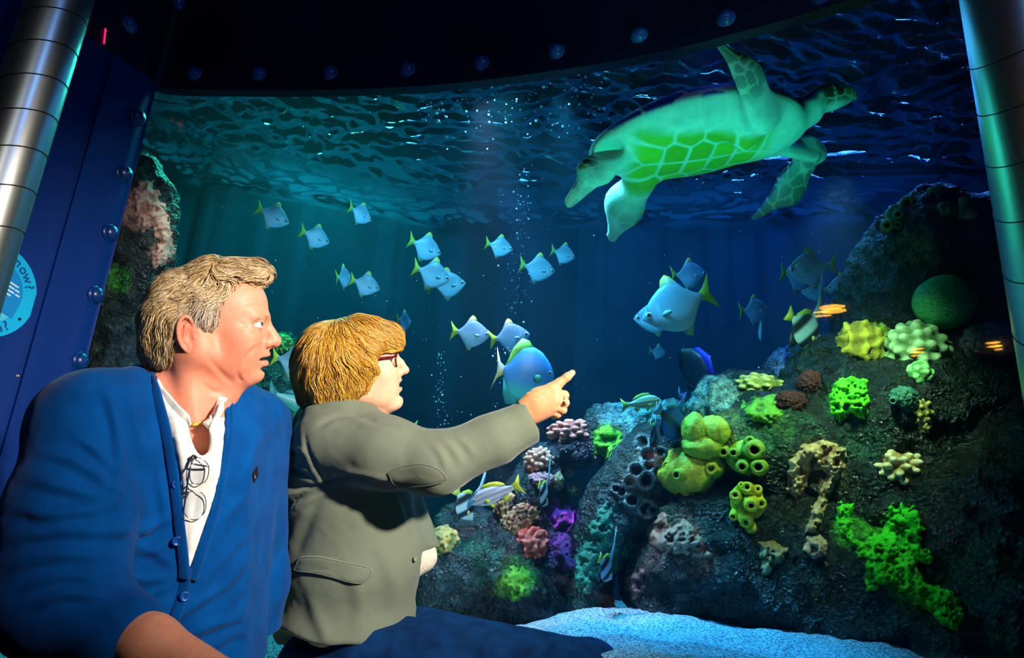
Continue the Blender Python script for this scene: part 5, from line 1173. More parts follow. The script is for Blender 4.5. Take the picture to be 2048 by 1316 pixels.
# ------------------------------------------------------------------ the man
MD = 1.32                                               # depth of the man's mid-face plane
def hm(zx, zy, dz=0.): return cs(260 + zx / 4.386, 500 + zy / 4.386, MD) + np.array([0, 0, dz])
YAW = math.radians(-17)
piv = hm(650, 600)
def yw(p):                                              # the head faces square to the line of sight
    q = p - piv; return piv + np.array([q[0] * math.cos(YAW) + q[2] * math.sin(YAW), q[1], q[2] * math.cos(YAW) - q[0] * math.sin(YAW)])
RY = np.array([[math.cos(YAW), 0, math.sin(YAW)], [0, 1, 0], [-math.sin(YAW), 0, math.cos(YAW)]])
H = lambda zx, zy, dz=0.: yw(hm(zx, zy, dz))
def E(zx, zy, dz, r, R=None): return ell(H(zx, zy, dz), r, RY if R is None else RY @ R)
def man_head():
    lo = np.minimum(hm(60, 60, -.13), hm(60, 2250, -.2)); hi = np.maximum(hm(1330, 60, .14), hm(1330, 60, .2))
    lo = np.array([hm(40, 0)[0], hm(0, 2100)[1], MD - .17]); hi = np.array([hm(1330, 0)[0], hm(0, 40)[1], MD + .20])
    v = Vol(lo, hi, .0028)
    v.add(E(660, 500, 0, (.101, .078, .074)), 0)                       # cranium
    v.add(E(945, 500, 0, (.050, .060, .058)), .025)                    # forehead
    v.add(E(880, 740, 0, (.060, .066, .060)), .025)                    # mid face
    for s in (-1, 1):
        v.add(cap(H(640, 880, s * .052), H(985, 1075, s * .018), .024, .020), .025)     # jaw line
        v.add(cap(H(620, 720, s * .060), H(640, 900, s * .054), .02, .024), .03)
        v.add(E(975, 775, s * .043, (.027, .022, .018)), .025)         # cheekbone
        v.add(E(925, 920, s * .036, (.034, .034, .024)), .025)         # cheek and jowl
        v.add(cap(H(1148, 592, s * .012), H(1065, 582, s * .044), .0095, .008), .014)   # brow
    v.add(E(1055, 925, 0, (.025, .032, .030)), .016)                   # muzzle
    v.add(E(1072, 1096, 0, (.0170, .0170, .021)), .014)                # chin
    v.add(E(975, 1100, 0, (.024, .016, .028)), .015)
    for s in (-1, 1): v.cut(E(1108, 662, s * .033, (.015, .011, .014)), .012)
    v.add(cap(H(1160, 632), H(1208, 745), .0092, .0105), .007)         # nose
    v.add(cap(H(1202, 735), H(1236, 800), .0105, .0122), .005)
    v.add(cap(H(1236, 805), H(1180, 838), .0105, .009), .006)
    for s in (-1, 1):
        v.add(E(1172, 818, s * .0140, (.0125, .0098, .0068)), .005)
        v.cut(E(1196, 850, s * .0078, (.0065, .0042, .0036)), .002)
    v.add(E(1146, 922, 0, (.0120, .0085, .020)), .006)                 # lips
    v.add(E(1130, 1004, 0, (.0125, .0090, .019)), .006)
    v.cut(E(1112, 963, 0, (.036, .0030, .027), rotm('Z', 6)), .003)
    v.cut(E(1150, 1054, 0, (.009, .0045, .022)), .006)
    for s in (-1, 1):                                                   # eye lids with an almond opening
        v.add(E(1090, 655, s * .031, (.0135, .0130, .0140)), .006)
        v.cut(ell(H(1128, 652, s * .036), (.016, .0046, .0165), RY @ rotm('Z', 4)), .002)
        v.add(cap(H(1060, 628, s * .043), H(1135, 632, s * .028), .0042, .0040), .004)   # upper lid fold
        v.add(cap(H(1048, 690, s * .041), H(1112, 700, s * .030), .0050, .0045), .004)    # bag under the eye
    # neck, nape, throat and upper chest
    v.add(cap(H(560, 900), cs(345, 800, MD + .01), .060, .066), .03)
    v.add(cap(H(905, 1110), H(720, 1290), .027, .046), .022)
    v.add(cap(H(790, 1040), H(620, 1230), .046, .052), .025)
    v.add(cap(cs(335, 800, MD), cs(392, 890, MD - .012), .070, .078), .03)
    v.add(cap(cs(340, 815, MD), cs(250, 835, MD - .10), .05, .04), .04); v.add(cap(cs(370, 815, MD), cs(450, 840, MD + .11), .05, .04), .04)
    for s in (-1, 1): v.add(cap(H(520, 880, s * .045), cs(385, 835, MD - .04 + s * .02), .014, .012), .03)
    return v
def man_ear(s):
    c = H(560, 735, s * .084); v = Vol(c - .044, c + .044, .0013)
    v.add(ell(H(562, 715, s * .080), (.0165, .0315, .0060), RY @ rotm('Z', -8) @ rotm('Y', s * 14)), 0)
    v.add(E(588, 850, s * .0785, (.0115, .0130, .0060)), .004)
    v.add(E(610, 740, s * .072, (.012, .026, .010)), .004)
    v.cut(E(590, 745, s * .0905, (.0088, .0165, .0095), rotm('Z', -8)), .0015)
    v.cut(E(556, 655, s * .0900, (.0070, .0150, .0060), rotm('Z', 14)), .0015)
    ear = spline([H(618, 680, s * .080), H(606, 632, s * .084), H(575, 592, s * .088), H(535, 604, s * .090), H(508, 672, s * .091), H(510, 765, s * .089), H(536, 838, s * .084), H(570, 878, s * .080)], 16)
    for i_ in range(15): v.add(cap(ear[i_], ear[i_ + 1], .0034), .0012)
    v.add(cap(H(560, 668, s * .086), H(542, 790, s * .085), .0030, .0028), .002)
    v.add(E(628, 765, s * .080, (.0034, .0062, .0040)), .003)
    return v
vh = man_head(); hc, hw, hf = volmesh(vh, 1)
_z = lambda a: [(260 + x_ / 4.386, 500 + y_ / 4.386) for x_, y_ in a]
hw = wrinkle(hw, vnormals(hw, hf), [(_z([(1135, 840), (1060, 890), (1015, 960), (1010, 1010)]), 4.5, -.0030), (_z([(1050, 715), (1085, 735), (1120, 730)]), 3.5, -.0016), (_z([(960, 640), (1000, 655), (1035, 655)]), 3, -.0014), (_z([(950, 670), (990, 672), (1030, 668)]), 3, -.0012),
    (_z([(1020, 500), (1090, 490), (1170, 505)]), 4, -.0012), (_z([(1020, 450), (1090, 440), (1170, 455)]), 4, -.0010), (_z([(990, 1160), (960, 1130), (945, 1080)]), 4.5, -.0026), (_z([(700, 960), (800, 1080), (900, 1170)]), 6, -.0020), (_z([(640, 1180), (720, 1240), (800, 1250)]), 6, -.003)], MD)
def near(P, c, r): return np.exp(-(((P - c) / r) ** 2).sum(1))[:, None]
def paint_face(P, H_, items, base=SKIN):
    col = np.tile(base, (len(P), 1)) * (1 + .06 * fbm(P, 40, 3, 3)[:, None])
    for c, r, cc, a in items:
        w = np.clip(near(P, c, np.broadcast_to(r, 3)) * a, 0, 1); col = col * (1 - w) + np.asarray(cc) * w
    return np.clip(col, 0, 1)
BROW = np.array(srgb(168, 122, 92))
items = [(H(1150, 815), (.022, .02, .022), RED, .55), (H(950, 820, -.05), (.04, .035, .04), RED, .45), (H(560, 740, -.08), (.02, .035, .02), RED, .6), (H(880, 1000, -.05), (.05, .05, .05), RED, .35),
         (H(1128, 930), (.014, .0065, .02), LIP, .9), (H(1125, 1006), (.014, .007, .019), LIP, .9), (H(1080, 965), (.02, .004, .02), (.10, .02, .02), .95),
         (cs(400, 880, MD - .1), (.05, .07, .08), RED * 1.0, .7)]
for s in (-1, 1):
    for t in np.linspace(0, 1, 5): items.append((H(1168 - 120 * t, 588 - 18 * t + 20 * t * t, s * (.014 + .034 * t)), (.007, .0035, .007), BROW, .55))
    items.append((H(1090, 672, s * .04), (.014, .004, .012), RED, .5))
mcol = paint_face(hc, None, items)
# forearm and hand on the lap, the rest of the body under the clothes
AR = [cs(140, 880, 1.16), cs(95, 1190, 1.06), cs(310, 1275, .98), cs(440, 1350, .97)]
vb = Vol(np.array([cs(40, 0, 1.2)[0], cs(0, 1560, 1.0)[1], .80]), np.array([cs(760, 0, 1.6)[0] + .1, cs(0, 820, 1.3)[1], 1.75]), .0085)
vb.add(ell(cs(350, 960, 1.38), (.14, .18, .13)), 0); vb.add(ell(cs(340, 1180, 1.36), (.13, .18, .13)), .05)
vb.add(ell(cs(330, 1390, 1.32), (.17, .13, .17)), .05)
vb.add(cap(cs(185, 860, 1.19), AR[1], .052, .042), .04); vb.add(cap(cs(510, 860, 1.50), cs(530, 1180, 1.52), .05, .04), .04); vb.add(cap(cs(520, 1180, 1.52), cs(500, 1400, 1.50), .04, .03), .03)
for a, b in ((cs(300, 1440, 1.24), cs(640, 1480, 1.02)), (cs(400, 1440, 1.42), cs(720, 1470, 1.22))):
    vb.add(cap(a, b, .085, .06), .05); vb.add(cap(b, b + np.array([.05, -.36, .0]), .055, .04), .03)
b1c, b1w, b1f = volmesh(vb, 2)
va = Vol(np.array([cs(160, 0, 1.0)[0] - .05, cs(0, 1560, .95)[1], .85]), np.array([cs(640, 0, 1.0)[0], cs(0, 1150, 1.0)[1], 1.14]), .0042)
va.add(cap(cs(150, 1235, 1.03), cs(300, 1288, .985), .042, .038), 0); va.add(cap(cs(300, 1288, .985), cs(430, 1352, .97), .038, .028), .02)
wr = cs(440, 1350, .97)
va.add(ell(cs(485, 1375, .965), (.042, .022, .036)), .02)
for i, (dy, dz, ln) in enumerate(((-.004, -.030, .9), (-.002, -.010, 1.), (-.004, .010, .95), (-.008, .028, .78))):
    a = cs(515, 1388, .965) + np.array([.0, dy, dz]); b = a + np.array([.034, -.010, 0]) * ln; c = b + np.array([.018, -.028, 0]) * ln
    va.add(cap(a, b, .0095, .009), .006); va.add(cap(b, c, .009, .0075), .004)
t0 = cs(475, 1372, .965) + np.array([0, 0, -.03]); va.add(cap(t0, t0 + np.array([.035, .0, -.02]), .012, .010), .008); va.add(cap(t0 + np.array([.035, .0, -.02]), t0 + np.array([.06, -.012, -.02]), .010, .008), .004)
a1c, a1w, a1f = volmesh(va, 1)
SKD = np.array(srgb(214, 142, 108))
acol = np.tile(SKD, (len(a1c), 1)) * (1 + .10 * fbm(a1c, 60, 3, 8)[:, None])
ears = [volmesh(man_ear(s), 1) for s in (-1, 1)]
V, F = joinq([(hw, hf), (b1w, b1f), (a1w, a1f)] + [(w_, f_) for c_, w_, f_ in ears]); cc = np.concatenate([mcol, np.tile(SKIN, (len(b1w), 1)), acol] + [paint_face(c_, None, [(H(560, 700, s * .085), (.02, .03, .02), RED, .6)]) for s, (c_, w_, f_) in zip((-1, 1), ears)])
seat_o = c2w(cs(360, 1440, 1.3))
man = mk('person', V, F, M_skin, col=np.clip(cc, 0, 1), origin=seat_o)
tag(man, 'man in a blue cardigan sitting and looking up at the turtle', 'person')
# eyes
def eyeball(c, look, r, parent, iris=(.10, .22, .30)):
    L, F = ICO[4]; look = look / np.linalg.norm(look); a = np.degrees(np.arccos(np.clip(L @ look, -1, 1)))[:, None]
    col = np.where(a < 12, np.array([.004, .004, .006]), np.where(a < 27, np.array(iris), np.where(a < 30, np.array(iris) * .4, np.array([.82, .78, .74]))))
    V = c2w(c + L * r); return mk('eye', V, outward(V - V.mean(0), F), M_eyeball, parent, col=col)
for s in (-1, 1): eyeball(H(1090, 655, s * .031), RY @ np.array([.95, .16, -.32]), .0122, man, (.06, .08, .08))
def brows(vol, pts, colr, parent, n=170, seed=2, r=.00035):
    rg_ = np.random.default_rng(seed); P = spline(pts, 60)[rg_.integers(0, 60, n)] + rg_.normal(size=(n, 3)) * np.array([.001, .0016, .001])
    T_ = (np.asarray(pts[-1]) - np.asarray(pts[0])); T_ /= np.linalg.norm(T_)
    V, F, c = hair_strands(vol, P, lambda Q, t: np.tile(T_ + np.array([0, .12, 0]), (len(Q), 1)), 4, .0013, r, lambda Q, u: np.tile(colr, (len(Q), 1)) * (.7 + .5 * u[:, None]), seed, lift=.0007, wave=.10)
    mk('eyebrow', c2w(V), F[:, ::-1], M_hair, parent, col=c)
for s in (-1, 1): brows(vh, [H(1178, 600, s * .012), H(1140, 588, s * .024), H(1090, 584, s * .038), H(1055, 592, s * .046)], np.array(srgb(206, 158, 116)), man, seed=3 + s)
# hair ------------------------------------------------------------
def man_hair():
    v = Vol(hm(-60, 1150, -.17), hm(1330, -20, .17), .0032)
    v.add(E(660, 500, 0, (.098, .076, .077)), 0)
    v.add(E(450, 640, 0, (.052, .078, .070)), .03)                      # back of the head
    v.add(cap(H(395, 700), H(345, 905), .048, .034), .03)               # nape
    for s in (-1, 1):
        v.add(cap(H(420, 640, s * .045), H(360, 860, s * .034), .036, .03), .03)
        v.add(cap(H(660, 500, s * .060), H(700, 640, s * .066), .024, .014), .015)       # sideburn
    v.add(cap(H(760, 240, 0), H(1080, 190, 0), .040, .022), .03)        # quiff
    for s in (-1, 1): v.add(cap(H(760, 270, s * .03), H(1040, 215, s * .026), .034, .018), .02)
    v.add(E(1110, 215, 0, (.020, .018, .034)), .02)
    # clear the face and the ears
    v.cut(E(1140, 640, 0, (.068, .075, .12)), .01)
    v.cut(E(1000, 850, 0, (.072, .062, .14)), .008)
    v.cut(ell(H(945, 520, 0), (.026, .055, .16), RY @ rotm('Z', -18)), .01)
    for s in (-1, 1): v.cut(E(570, 750, s * .098, (.0225, .037, .032)), .005)
    v.cut(E(700, 960, 0, (.055, .055, .14)), .008)
    return v
vmh = man_hair(); mhc, mhw, mhf = volmesh(vmh, 2)
HB = [np.array(srgb(*c)) for c in ((214, 186, 134), (188, 156, 106), (232, 208, 164), (146, 116, 76), (204, 184, 150))]
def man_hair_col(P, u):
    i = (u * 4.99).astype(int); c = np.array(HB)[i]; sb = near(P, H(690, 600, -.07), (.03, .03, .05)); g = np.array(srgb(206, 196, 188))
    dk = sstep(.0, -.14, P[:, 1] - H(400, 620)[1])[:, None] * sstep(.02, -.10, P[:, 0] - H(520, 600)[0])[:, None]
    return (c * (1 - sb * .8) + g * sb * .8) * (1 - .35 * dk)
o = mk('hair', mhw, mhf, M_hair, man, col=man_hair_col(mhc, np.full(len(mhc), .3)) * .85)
rng = np.random.default_rng(11)
def man_flow(P, t):
    q = (P - H(700, 300)) / .217e-3 / (MD / 1.30); x = q[:, 0]; yv = q[:, 1]
    fwd = sstep(0, 260, x) * sstep(-60, 60, yv)
    D = np.stack([-.75 + 0 * x, -.65 + 0 * x, 0 * x], 1) * (1 - fwd)[:, None] + np.stack([1.0 + 0 * x, .12 + 0 * x, 0 * x], 1) * fwd[:, None]
    low = sstep(-150, -450, yv)[:, None]; D = D * (1 - low) + np.array([-.25, -1, 0]) * low; return D
pick = mhc[rng.choice(len(mhc), 11000)]
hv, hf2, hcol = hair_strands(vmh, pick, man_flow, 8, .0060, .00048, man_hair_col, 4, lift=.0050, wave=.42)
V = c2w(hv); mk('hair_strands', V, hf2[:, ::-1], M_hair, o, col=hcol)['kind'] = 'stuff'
def prism(poly, z0, z1):
    P = np.array([cs(a, b, 1.0)[:2] for a, b in poly])
    lo = np.array([(P[:, 0] * 1.0).min() * z1 - .2, P[:, 1].min() * z1 - .2, z0]); hi = np.array([P[:, 0].max() * z0 + .2, P[:, 1].max() * z1 + .2, z1])
    def fn(X, Y, Z):
        X, Y, Z = np.broadcast_arrays(X, Y, Z); px = X / Z; py = Y / Z; n = len(P); d = np.full(X.shape, 1e9); ins = np.zeros(X.shape, bool)
        for i in range(n):
            a, b = P[i], P[(i + 1) % n]; e = b - a; wx, wy = px - a[0], py - a[1]; t = np.clip((wx * e[0] + wy * e[1]) / (e @ e), 0, 1)
            d = np.minimum(d, (wx - e[0] * t) ** 2 + (wy - e[1] * t) ** 2)
            c = ((a[1] > py) != (b[1] > py)) & (px < (b[0] - a[0]) * (py - a[1]) / (b[1] - a[1] + 1e-12) + a[0]); ins ^= c
        d = np.sqrt(d) * Z; d = np.where(ins, -d, d); return np.maximum(d, np.maximum(z0 - Z, Z - z1))
    return lo, hi, fn
VL = [(306, 735), (322, 790), (338, 850), (350, 910), (360, 980), (368, 1050), (374, 1100), (377, 1142)]
VR = [(381, 1142), (400, 1085), (420, 1020), (436, 950), (447, 890), (450, 840), (447, 790), (440, 740)]
def tuck(V, vol, gap):
    """push camera-space vertices inside another garment"""
    V = V.copy()
    for _ in range(6):
        ins = ((V > vol.lo + 2 * vol.h) & (V < vol.lo + (vol.n - 3) * vol.h)).all(1); d = np.full(len(V), -1.); d[ins] = vol.sample(V[ins])
        m = d > -gap
        if not m.any(): break
        V[m] -= vol.grad(V[m]) * np.clip(d[m] + gap, 0, .02)[:, None]
    return V
vc = Vol(np.array([cs(0, 0, 1.1)[0] - .05, cs(0, 1490, 1.1)[1], .86]), np.array([cs(590, 0, 1.55)[0], cs(0, 715, 1.3)[1], 1.70]), .0058)
vc.add(ell(cs(360, 960, 1.37), (.182, .23, .208)), 0)
vc.add(ell(cs(345, 1160, 1.34), (.175, .23, .198)), .06); vc.add(ell(cs(350, 1330, 1.33), (.165, .14, .185)), .06)
vc.add(cap(cs(345, 800, MD + .02), cs(195, 845, 1.19), .072, .086), .07)                      # shoulders
vc.add(cap(cs(375, 800, MD + .04), cs(500, 852, 1.50), .070, .078), .06)
vc.add(cap(cs(180, 862, 1.175), cs(140, 1040, 1.10), .092, .088), .05); vc.add(cap(cs(140, 1040, 1.10), cs(118, 1190, 1.05), .088, .084), .05)
vc.add(cap(cs(122, 1200, 1.05), cs(238, 1262, 1.005), .080, .060), .05)
vc.add(cap(cs(512, 862, 1.51), cs(520, 1160, 1.52), .066, .060), .05); vc.add(cap(cs(516, 1160, 1.52), cs(496, 1440, 1.50), .058, .055), .04)
# white henley shirt ------------------------------------------------
M_shirt = mat('white_cotton', srgb(236, 234, 226), .8, spec=.2, col2=srgb(222, 220, 212), nscale=40, bump=[('noise', 600, .25, .001), ('noise', 25, .2, .006)], sheen=.2)
vs = Vol(np.array([cs(200, 0, 1.3)[0], cs(0, 1300, 1.3)[1], 1.10]), np.array([cs(560, 0, 1.5)[0], cs(0, 740, 1.3)[1], 1.62]), .0055)
vs.add(ell(cs(365, 970, 1.36), (.165, .22, .185)), 0); vs.add(ell(cs(355, 1150, 1.33), (.165, .22, .175)), .05)
vs.add(cap(cs(330, 825, MD), cs(240, 850, MD - .10), .062, .055), .05); vs.add(cap(cs(370, 825, MD + .02), cs(470, 850, MD + .12), .062, .055), .05)
vs.add(cap(cs(330, 785, MD + .01), cs(385, 880, MD - .04), .078, .10), .05)
# neck opening
vs.cut(cap(hm(560, 900), cs(352, 785, MD), .068, .070), .006)
vs.cut(prism([(300, 730), (314, 776), (340, 812), (376, 845), (380, 872), (392, 902), (406, 917), (415, 905), (420, 880), (416, 852), (428, 832), (446, 790), (450, 730)], 1.0, 1.30), .004)
V0, V, F = volmesh(vs, 2); 
_q = w2px(V); _in = (_q[:, 0] > np.interp(_q[:, 1], [y for x, y in VL], [x for x, y in VL]) + 4) & (_q[:, 0] < np.interp(_q[:, 1], [y for x, y in VR[::-1]], [x for x, y in VR[::-1]]) - 4) & (_q[:, 1] > 735) & (_q[:, 1] < 1140)
V0 = np.where(_in[:, None], V0, tuck(V0, vc, .008)); V0 = subdiv_smooth(V0, F, 2, .4); V = c2w(V0); N = vnormals(V, F)
V = wrinkle(V, N, [([(352, 850), (372, 960), (380, 1050)], 10, .005), ([(440, 880), (428, 960), (400, 1040)], 10, .005), ([(415, 930), (400, 1010), (385, 1090)], 8, .004), ([(375, 850), (395, 900), (412, 915)], 6, .005)], 1.3)
shirt = mk('shirt', V, F, M_shirt, man)
shirt['label'] = 'white collarless cotton shirt'
bs = bvh_of(shirt)
for px, py in ((388, 846),):
    p, n = ray_on(bs, px, py); dome(p, n, .0045, M_shirt, shirt, 'button', .4)
# collar stand: a band round the neck opening
COLLAR = True
# blue cardigan -------------------------------------------------------
M_card = mat('blue_knit', srgb(0, 70, 138), .88, spec=.06, col2=srgb(0, 60, 122), nscale=18, sheen=.08, bump=[('noise', 1500, .2, .0007)])
vc.cut(prism(VL + VR, 1.0, 1.34), .003)
vc.cut(cap(hm(560, 860), cs(350, 800, MD + .01), .082, .080), .006)
V0, V, F = volmesh(vc, 2); N = vnormals(V, F)
V = wrinkle(V, N, [
    ([(160, 880), (195, 905), (230, 945)], 9, .009), ([(100, 910), (150, 925), (205, 960), (232, 985)], 11, .010), ([(70, 960), (140, 980), (225, 1000)], 12, .009),
    ([(45, 1020), (110, 1030), (225, 1010)], 12, .010), ([(40, 1075), (120, 1060), (215, 1065)], 13, .010), ([(30, 1130), (110, 1110), (205, 1115)], 14, .010), ([(60, 1170), (130, 1150), (205, 1160)], 10, .008), ([(80, 1210), (130, 1190), (215, 1195)], 9, .008),
    ([(215, 790), (232, 850), (238, 930), (226, 1010)], 10, .010), ([(262, 770), (268, 840), (300, 960)], 12, .006), ([(300, 880), (318, 960), (335, 1040)], 12, .007),
    ([(225, 1065), (280, 1062), (330, 1035)], 10, .012), ([(230, 1100), (290, 1095), (345, 1130)], 10, .006), ([(240, 1150), (300, 1160), (345, 1150)], 12, .007), ([(280, 1110), (310, 1100), (335, 1085)], 7, .006),
    ([(330, 1260), (380, 1215), (450, 1170), (490, 1120)], 10, .009), ([(350, 1285), (420, 1250), (480, 1235)], 10, .010), ([(260, 1200), (320, 1180), (345, 1170)], 9, .007), ([(400, 1180), (440, 1120), (500, 1060)], 11, .006), ([(420, 1300), (460, 1270), (490, 1265)], 8, .008),
    ([(460, 860), (470, 930), (462, 1000)], 14, .005), ([(505, 880), (500, 950), (480, 1020)], 12, .005), ([(520, 1180), (490, 1210), (480, 1230)], 7, .006), ([(430, 1080), (460, 1020), (490, 990)], 10, .005)], 1.3)
V = V + vnormals(V, F) * (.0022 * fbm(V, 16, 3, 77) + .0010 * fbm(V, 45, 2, 78))[:, None]
card = mk('cardigan', V, F, M_card, man); card['label'] = 'royal blue button cardigan'
bc = bvh_of(card)
# knitted band along the V opening and down the front
def surf_pts(bvh, pix, off=.002, n=40):
    P = spline(np.array(pix, float), n); out = []
    for a, b in P:
        p, nn = ray_on(bvh, a, b); out.append(p + nn * off)
    out = np.array(out)
    for _ in range(4): out[1:-1] = .25 * out[:-2] + .5 * out[1:-1] + .25 * out[2:]
    return out
for off_px, line in ((-9, VL + [(376, 1158)]), (9, [(374, 1160)] + VR)):
    pix = [(x + off_px, y) for x, y in line]; P0 = surf_pts(bc, [(x + off_px * 1.8, y) for x, y in line], .0045); dz_ = (P0 - CAM) @ FW; P = np.array([at(*q_, d_) for q_, d_ in zip(spline(np.array(pix, float), len(P0)), dz_)]); side = np.gradient(P, axis=0); side /= np.linalg.norm(side, axis=1, keepdims=True)
    nn = np.array([-FW] * len(P)); w = np.cross(side, nn); w /= np.linalg.norm(w, axis=1, keepdims=True); V, F = ribbon(P, w * .017, .006); mk('front_band', V, F, M_card, card)
pix = [(372, 1138), (366, 1180), (357, 1215), (348, 1245), (335, 1262)]; P = surf_pts(bc, pix, .003); T = np.gradient(P, axis=0); T /= np.linalg.norm(T, axis=1, keepdims=True); w = np.cross(T, -FW); V, F = ribbon(P, w / np.linalg.norm(w, axis=1, keepdims=True) * .018, .006); mk('front_band', V, F, M_card, card)
M_btn = mat('blue_button', srgb(8, 70, 150), .3, col2=srgb(6, 60, 135), nscale=40)
def button(bvh, px, py, parent, r=.0085, m=None):
    p, n = ray_on(bvh, px, py); u, v = frame(n); R = np.stack([u, v, n], 1); p = p + n * .0065
    prof = [(0, .2), (.35, .22), (.6, .30), (.85, .5), (1.0, .35), (1.0, 0), (.9, -.4), (.01, -.4)]; ang = np.linspace(0, 2 * np.pi, 20, endpoint=False)
    V = np.concatenate([np.stack([max(k, .01) * np.cos(ang), max(k, .01) * np.sin(ang), np.full(20, z)], 1) for k, z in prof]) * r @ R.T + p
    b = mk('button', V, outward(V - p, grid_faces(len(prof), 20, False, True)), m or M_btn, parent); return b
for px, py in ((351, 968), (353, 1080), (367, 1192)): button(bc, px, py, card)
p, n = ray_on(bc, 509, 949); u = RT - n * (RT @ n); u /= np.linalg.norm(u); v_ = np.cross(n, u); v_ = v_ if v_ @ UP > 0 else -v_
M_patch = mat('black_patch', srgb(14, 16, 24), .6, col2=srgb(10, 12, 18), nscale=50); M_pt = mat('patch_print', srgb(190, 196, 205), .6, col2=srgb(170, 178, 188), nscale=50)
def slab(c, u, v, n, w, h, t, bev=.15):
    pr = [(-1, -1), (1, -1), (1, 1), (-1, 1)]; V = np.array([c + u * a * w / 2 + v * b * h / 2 + n * z for z in (-t / 2, t / 2) for a, b in pr])
    return V, outq(V - V.mean(0), [[0, 1, 2, 3], [4, 5, 6, 7], [0, 1, 5, 4], [1, 2, 6, 5], [2, 3, 7, 6], [3, 0, 4, 7]])
V, F = slab(p + n * .0022, u, v_, n, .020, .024, .0016); pt = mk('logo_patch', V, F, M_patch, card, smooth=False)
for dx in (-.0036, -.0018, 0, .0016, .0034):
    V, F = slab(p + n * .0032 - v_ * .006 + u * dx, u, v_, n, .0011, .0012, .0006); mk('print_mark', V, F, M_pt, pt, smooth=False)
# collar stand of the shirt, hugging the neck
bn = bvh_of(man, shirt)
def surf2(pix, off, n=24): return surf_pts(bn, pix, off, n)
for pix in ([(312, 765), (322, 787), (340, 812), (360, 832), (376, 846)], [(418, 852), (425, 836), (435, 815), (445, 793)]):
    P = surf2(pix, .004); T = np.gradient(P, axis=0); T /= np.linalg.norm(T, axis=1, keepdims=True); w = np.cross(T, -FW); w /= np.linalg.norm(w, axis=1, keepdims=True)
    V, F = ribbon(P, w * .016, .005); mk('collar', V, F, M_shirt, shirt)
# gold chain
M_gold = mat('gold', srgb(236, 186, 84), .22, metal=1., col2=srgb(214, 160, 66), nscale=60)
bn = bvh_of(man)
chain = surf_pts(bn, [(311, 752), (318, 772), (330, 795), (345, 812), (362, 830), (378, 846), (390, 850), (402, 846), (414, 838)], .003, 60)
ch = None
for i in range(0, 58, 1):
    a = chain[i]; t = chain[i + 1] - chain[i]; t /= np.linalg.norm(t); u, v = frame(t); rr = .0032
    ring = np.array([a + t * rr * 1.25 * math.cos(g) + (u if i % 2 else v) * rr * .8 * math.sin(g) for g in np.linspace(0, 2 * np.pi, 10, endpoint=False)])
    V, F = tube(ring, .0008, 5, closed=True)
    if ch is None: ch = empty('necklace', chain[30]); ch.parent = man; ch.location = Vector(chain[30] - ORG[man.name]); ORG[ch.name] = chain[30]
    mk('link', V, outward(V - V.mean(0), F), M_gold, ch)
# trousers
M_trous = mat('dark_trousers', srgb(16, 20, 34), .8, col2=srgb(12, 15, 26), nscale=30, bump=('noise', 500, .3, .001))
vt = Vol(np.array([cs(120, 0, 1.3)[0], cs(0, 1950, 1.2)[1], .88]), np.array([cs(800, 0, 1.4)[0], cs(0, 1290, 1.3)[1], 1.72]), .011)
vt.add(ell(cs(330, 1400, 1.33), (.175, .12, .18)), 0)
for a, b in ((cs(300, 1440, 1.24), cs(640, 1480, 1.02)), (cs(400, 1440, 1.42), cs(720, 1470, 1.22))):
    vt.add(cap(a, b, .100, .078), .05); vt.add(cap(b, b + np.array([.05, -.34, .0]), .074, .062), .04)
V0, V, F = volmesh(vt, 2); N = vnormals(V, F); V = V + N * (.005 * fbm(V, 12, 3, 5))[:, None]; mk('trousers', V, F, M_trous, man)
# spectacles hooked in the shirt ---------------------------------------
M_frame = mat('silver_wire', srgb(190, 196, 202), .22, metal=1., col2=srgb(170, 176, 184), nscale=60)
M_tip = mat('black_tip', srgb(18, 18, 22), .4, col2=srgb(12, 12, 16), nscale=40)
def glassy(name, tint=(.96, .98, 1)):
    m = bpy.data.materials.new(name); m.use_nodes = True; nt = m.node_tree
    for n in list(nt.nodes): nt.nodes.remove(n)
    out = _n(nt, 'ShaderNodeOutputMaterial'); mx = _n(nt, 'ShaderNodeMixShader'); tr_ = _n(nt, 'ShaderNodeBsdfTransparent', Color=c4(tint)); gl = _n(nt, 'ShaderNodeBsdfGlossy', Roughness=.03); mx.inputs[0].default_value = .05
    nt.links.new(tr_.outputs[0], mx.inputs[1]); nt.links.new(gl.outputs[0], mx.inputs[2]); nt.links.new(mx.outputs[0], out.inputs[0]); return m
M_lens = glassy('spectacle_lens')
gp = empty('spectacles', at(385, 1040, 1.14))
def gpt(px, py, dz=0.):                                    # just in front of the shirt
    p, n = ray_on(bs, px, py); return p - FW * (.012 + dz)
rim_a = [gpt(x, y) for x, y in spline([(392, 915), (404, 912), (420, 924), (424, 938), (418, 958), (404, 965), (390, 962), (386, 945), (392, 915)], 26)[:-1]]
rim_b = [gpt(x, y, -.004) for x, y in spline([(378, 990), (390, 978), (408, 984), (416, 1000), (413, 1022), (400, 1036), (382, 1034), (372, 1018), (378, 990)], 26)[:-1]]
for rim in (rim_a, rim_b):
    rim = np.array(rim); k = np.fft.fft(rim, axis=0); k[6:-5] = 0; rim = np.real(np.fft.ifft(k, axis=0))
    V, F = tube(rim, .0009, 6, closed=True); r_ = mk('rim', V, outward(V - V.mean(0), F), M_frame, gp)
    c = rim.mean(0); V = np.concatenate([rim, rim + FW * .0015, [c - FW * .002, c]]); n = len(rim)
    F = [[2 * n, i, (i + 1) % n] for i in range(n)] + [[2 * n + 1, n + (i + 1) % n, n + i] for i in range(n)] + [[i, n + i, n + (i + 1) % n, (i + 1) % n] for i in range(n)]
    mk('lens', V, outq(V - V.mean(0), F), M_lens, r_)
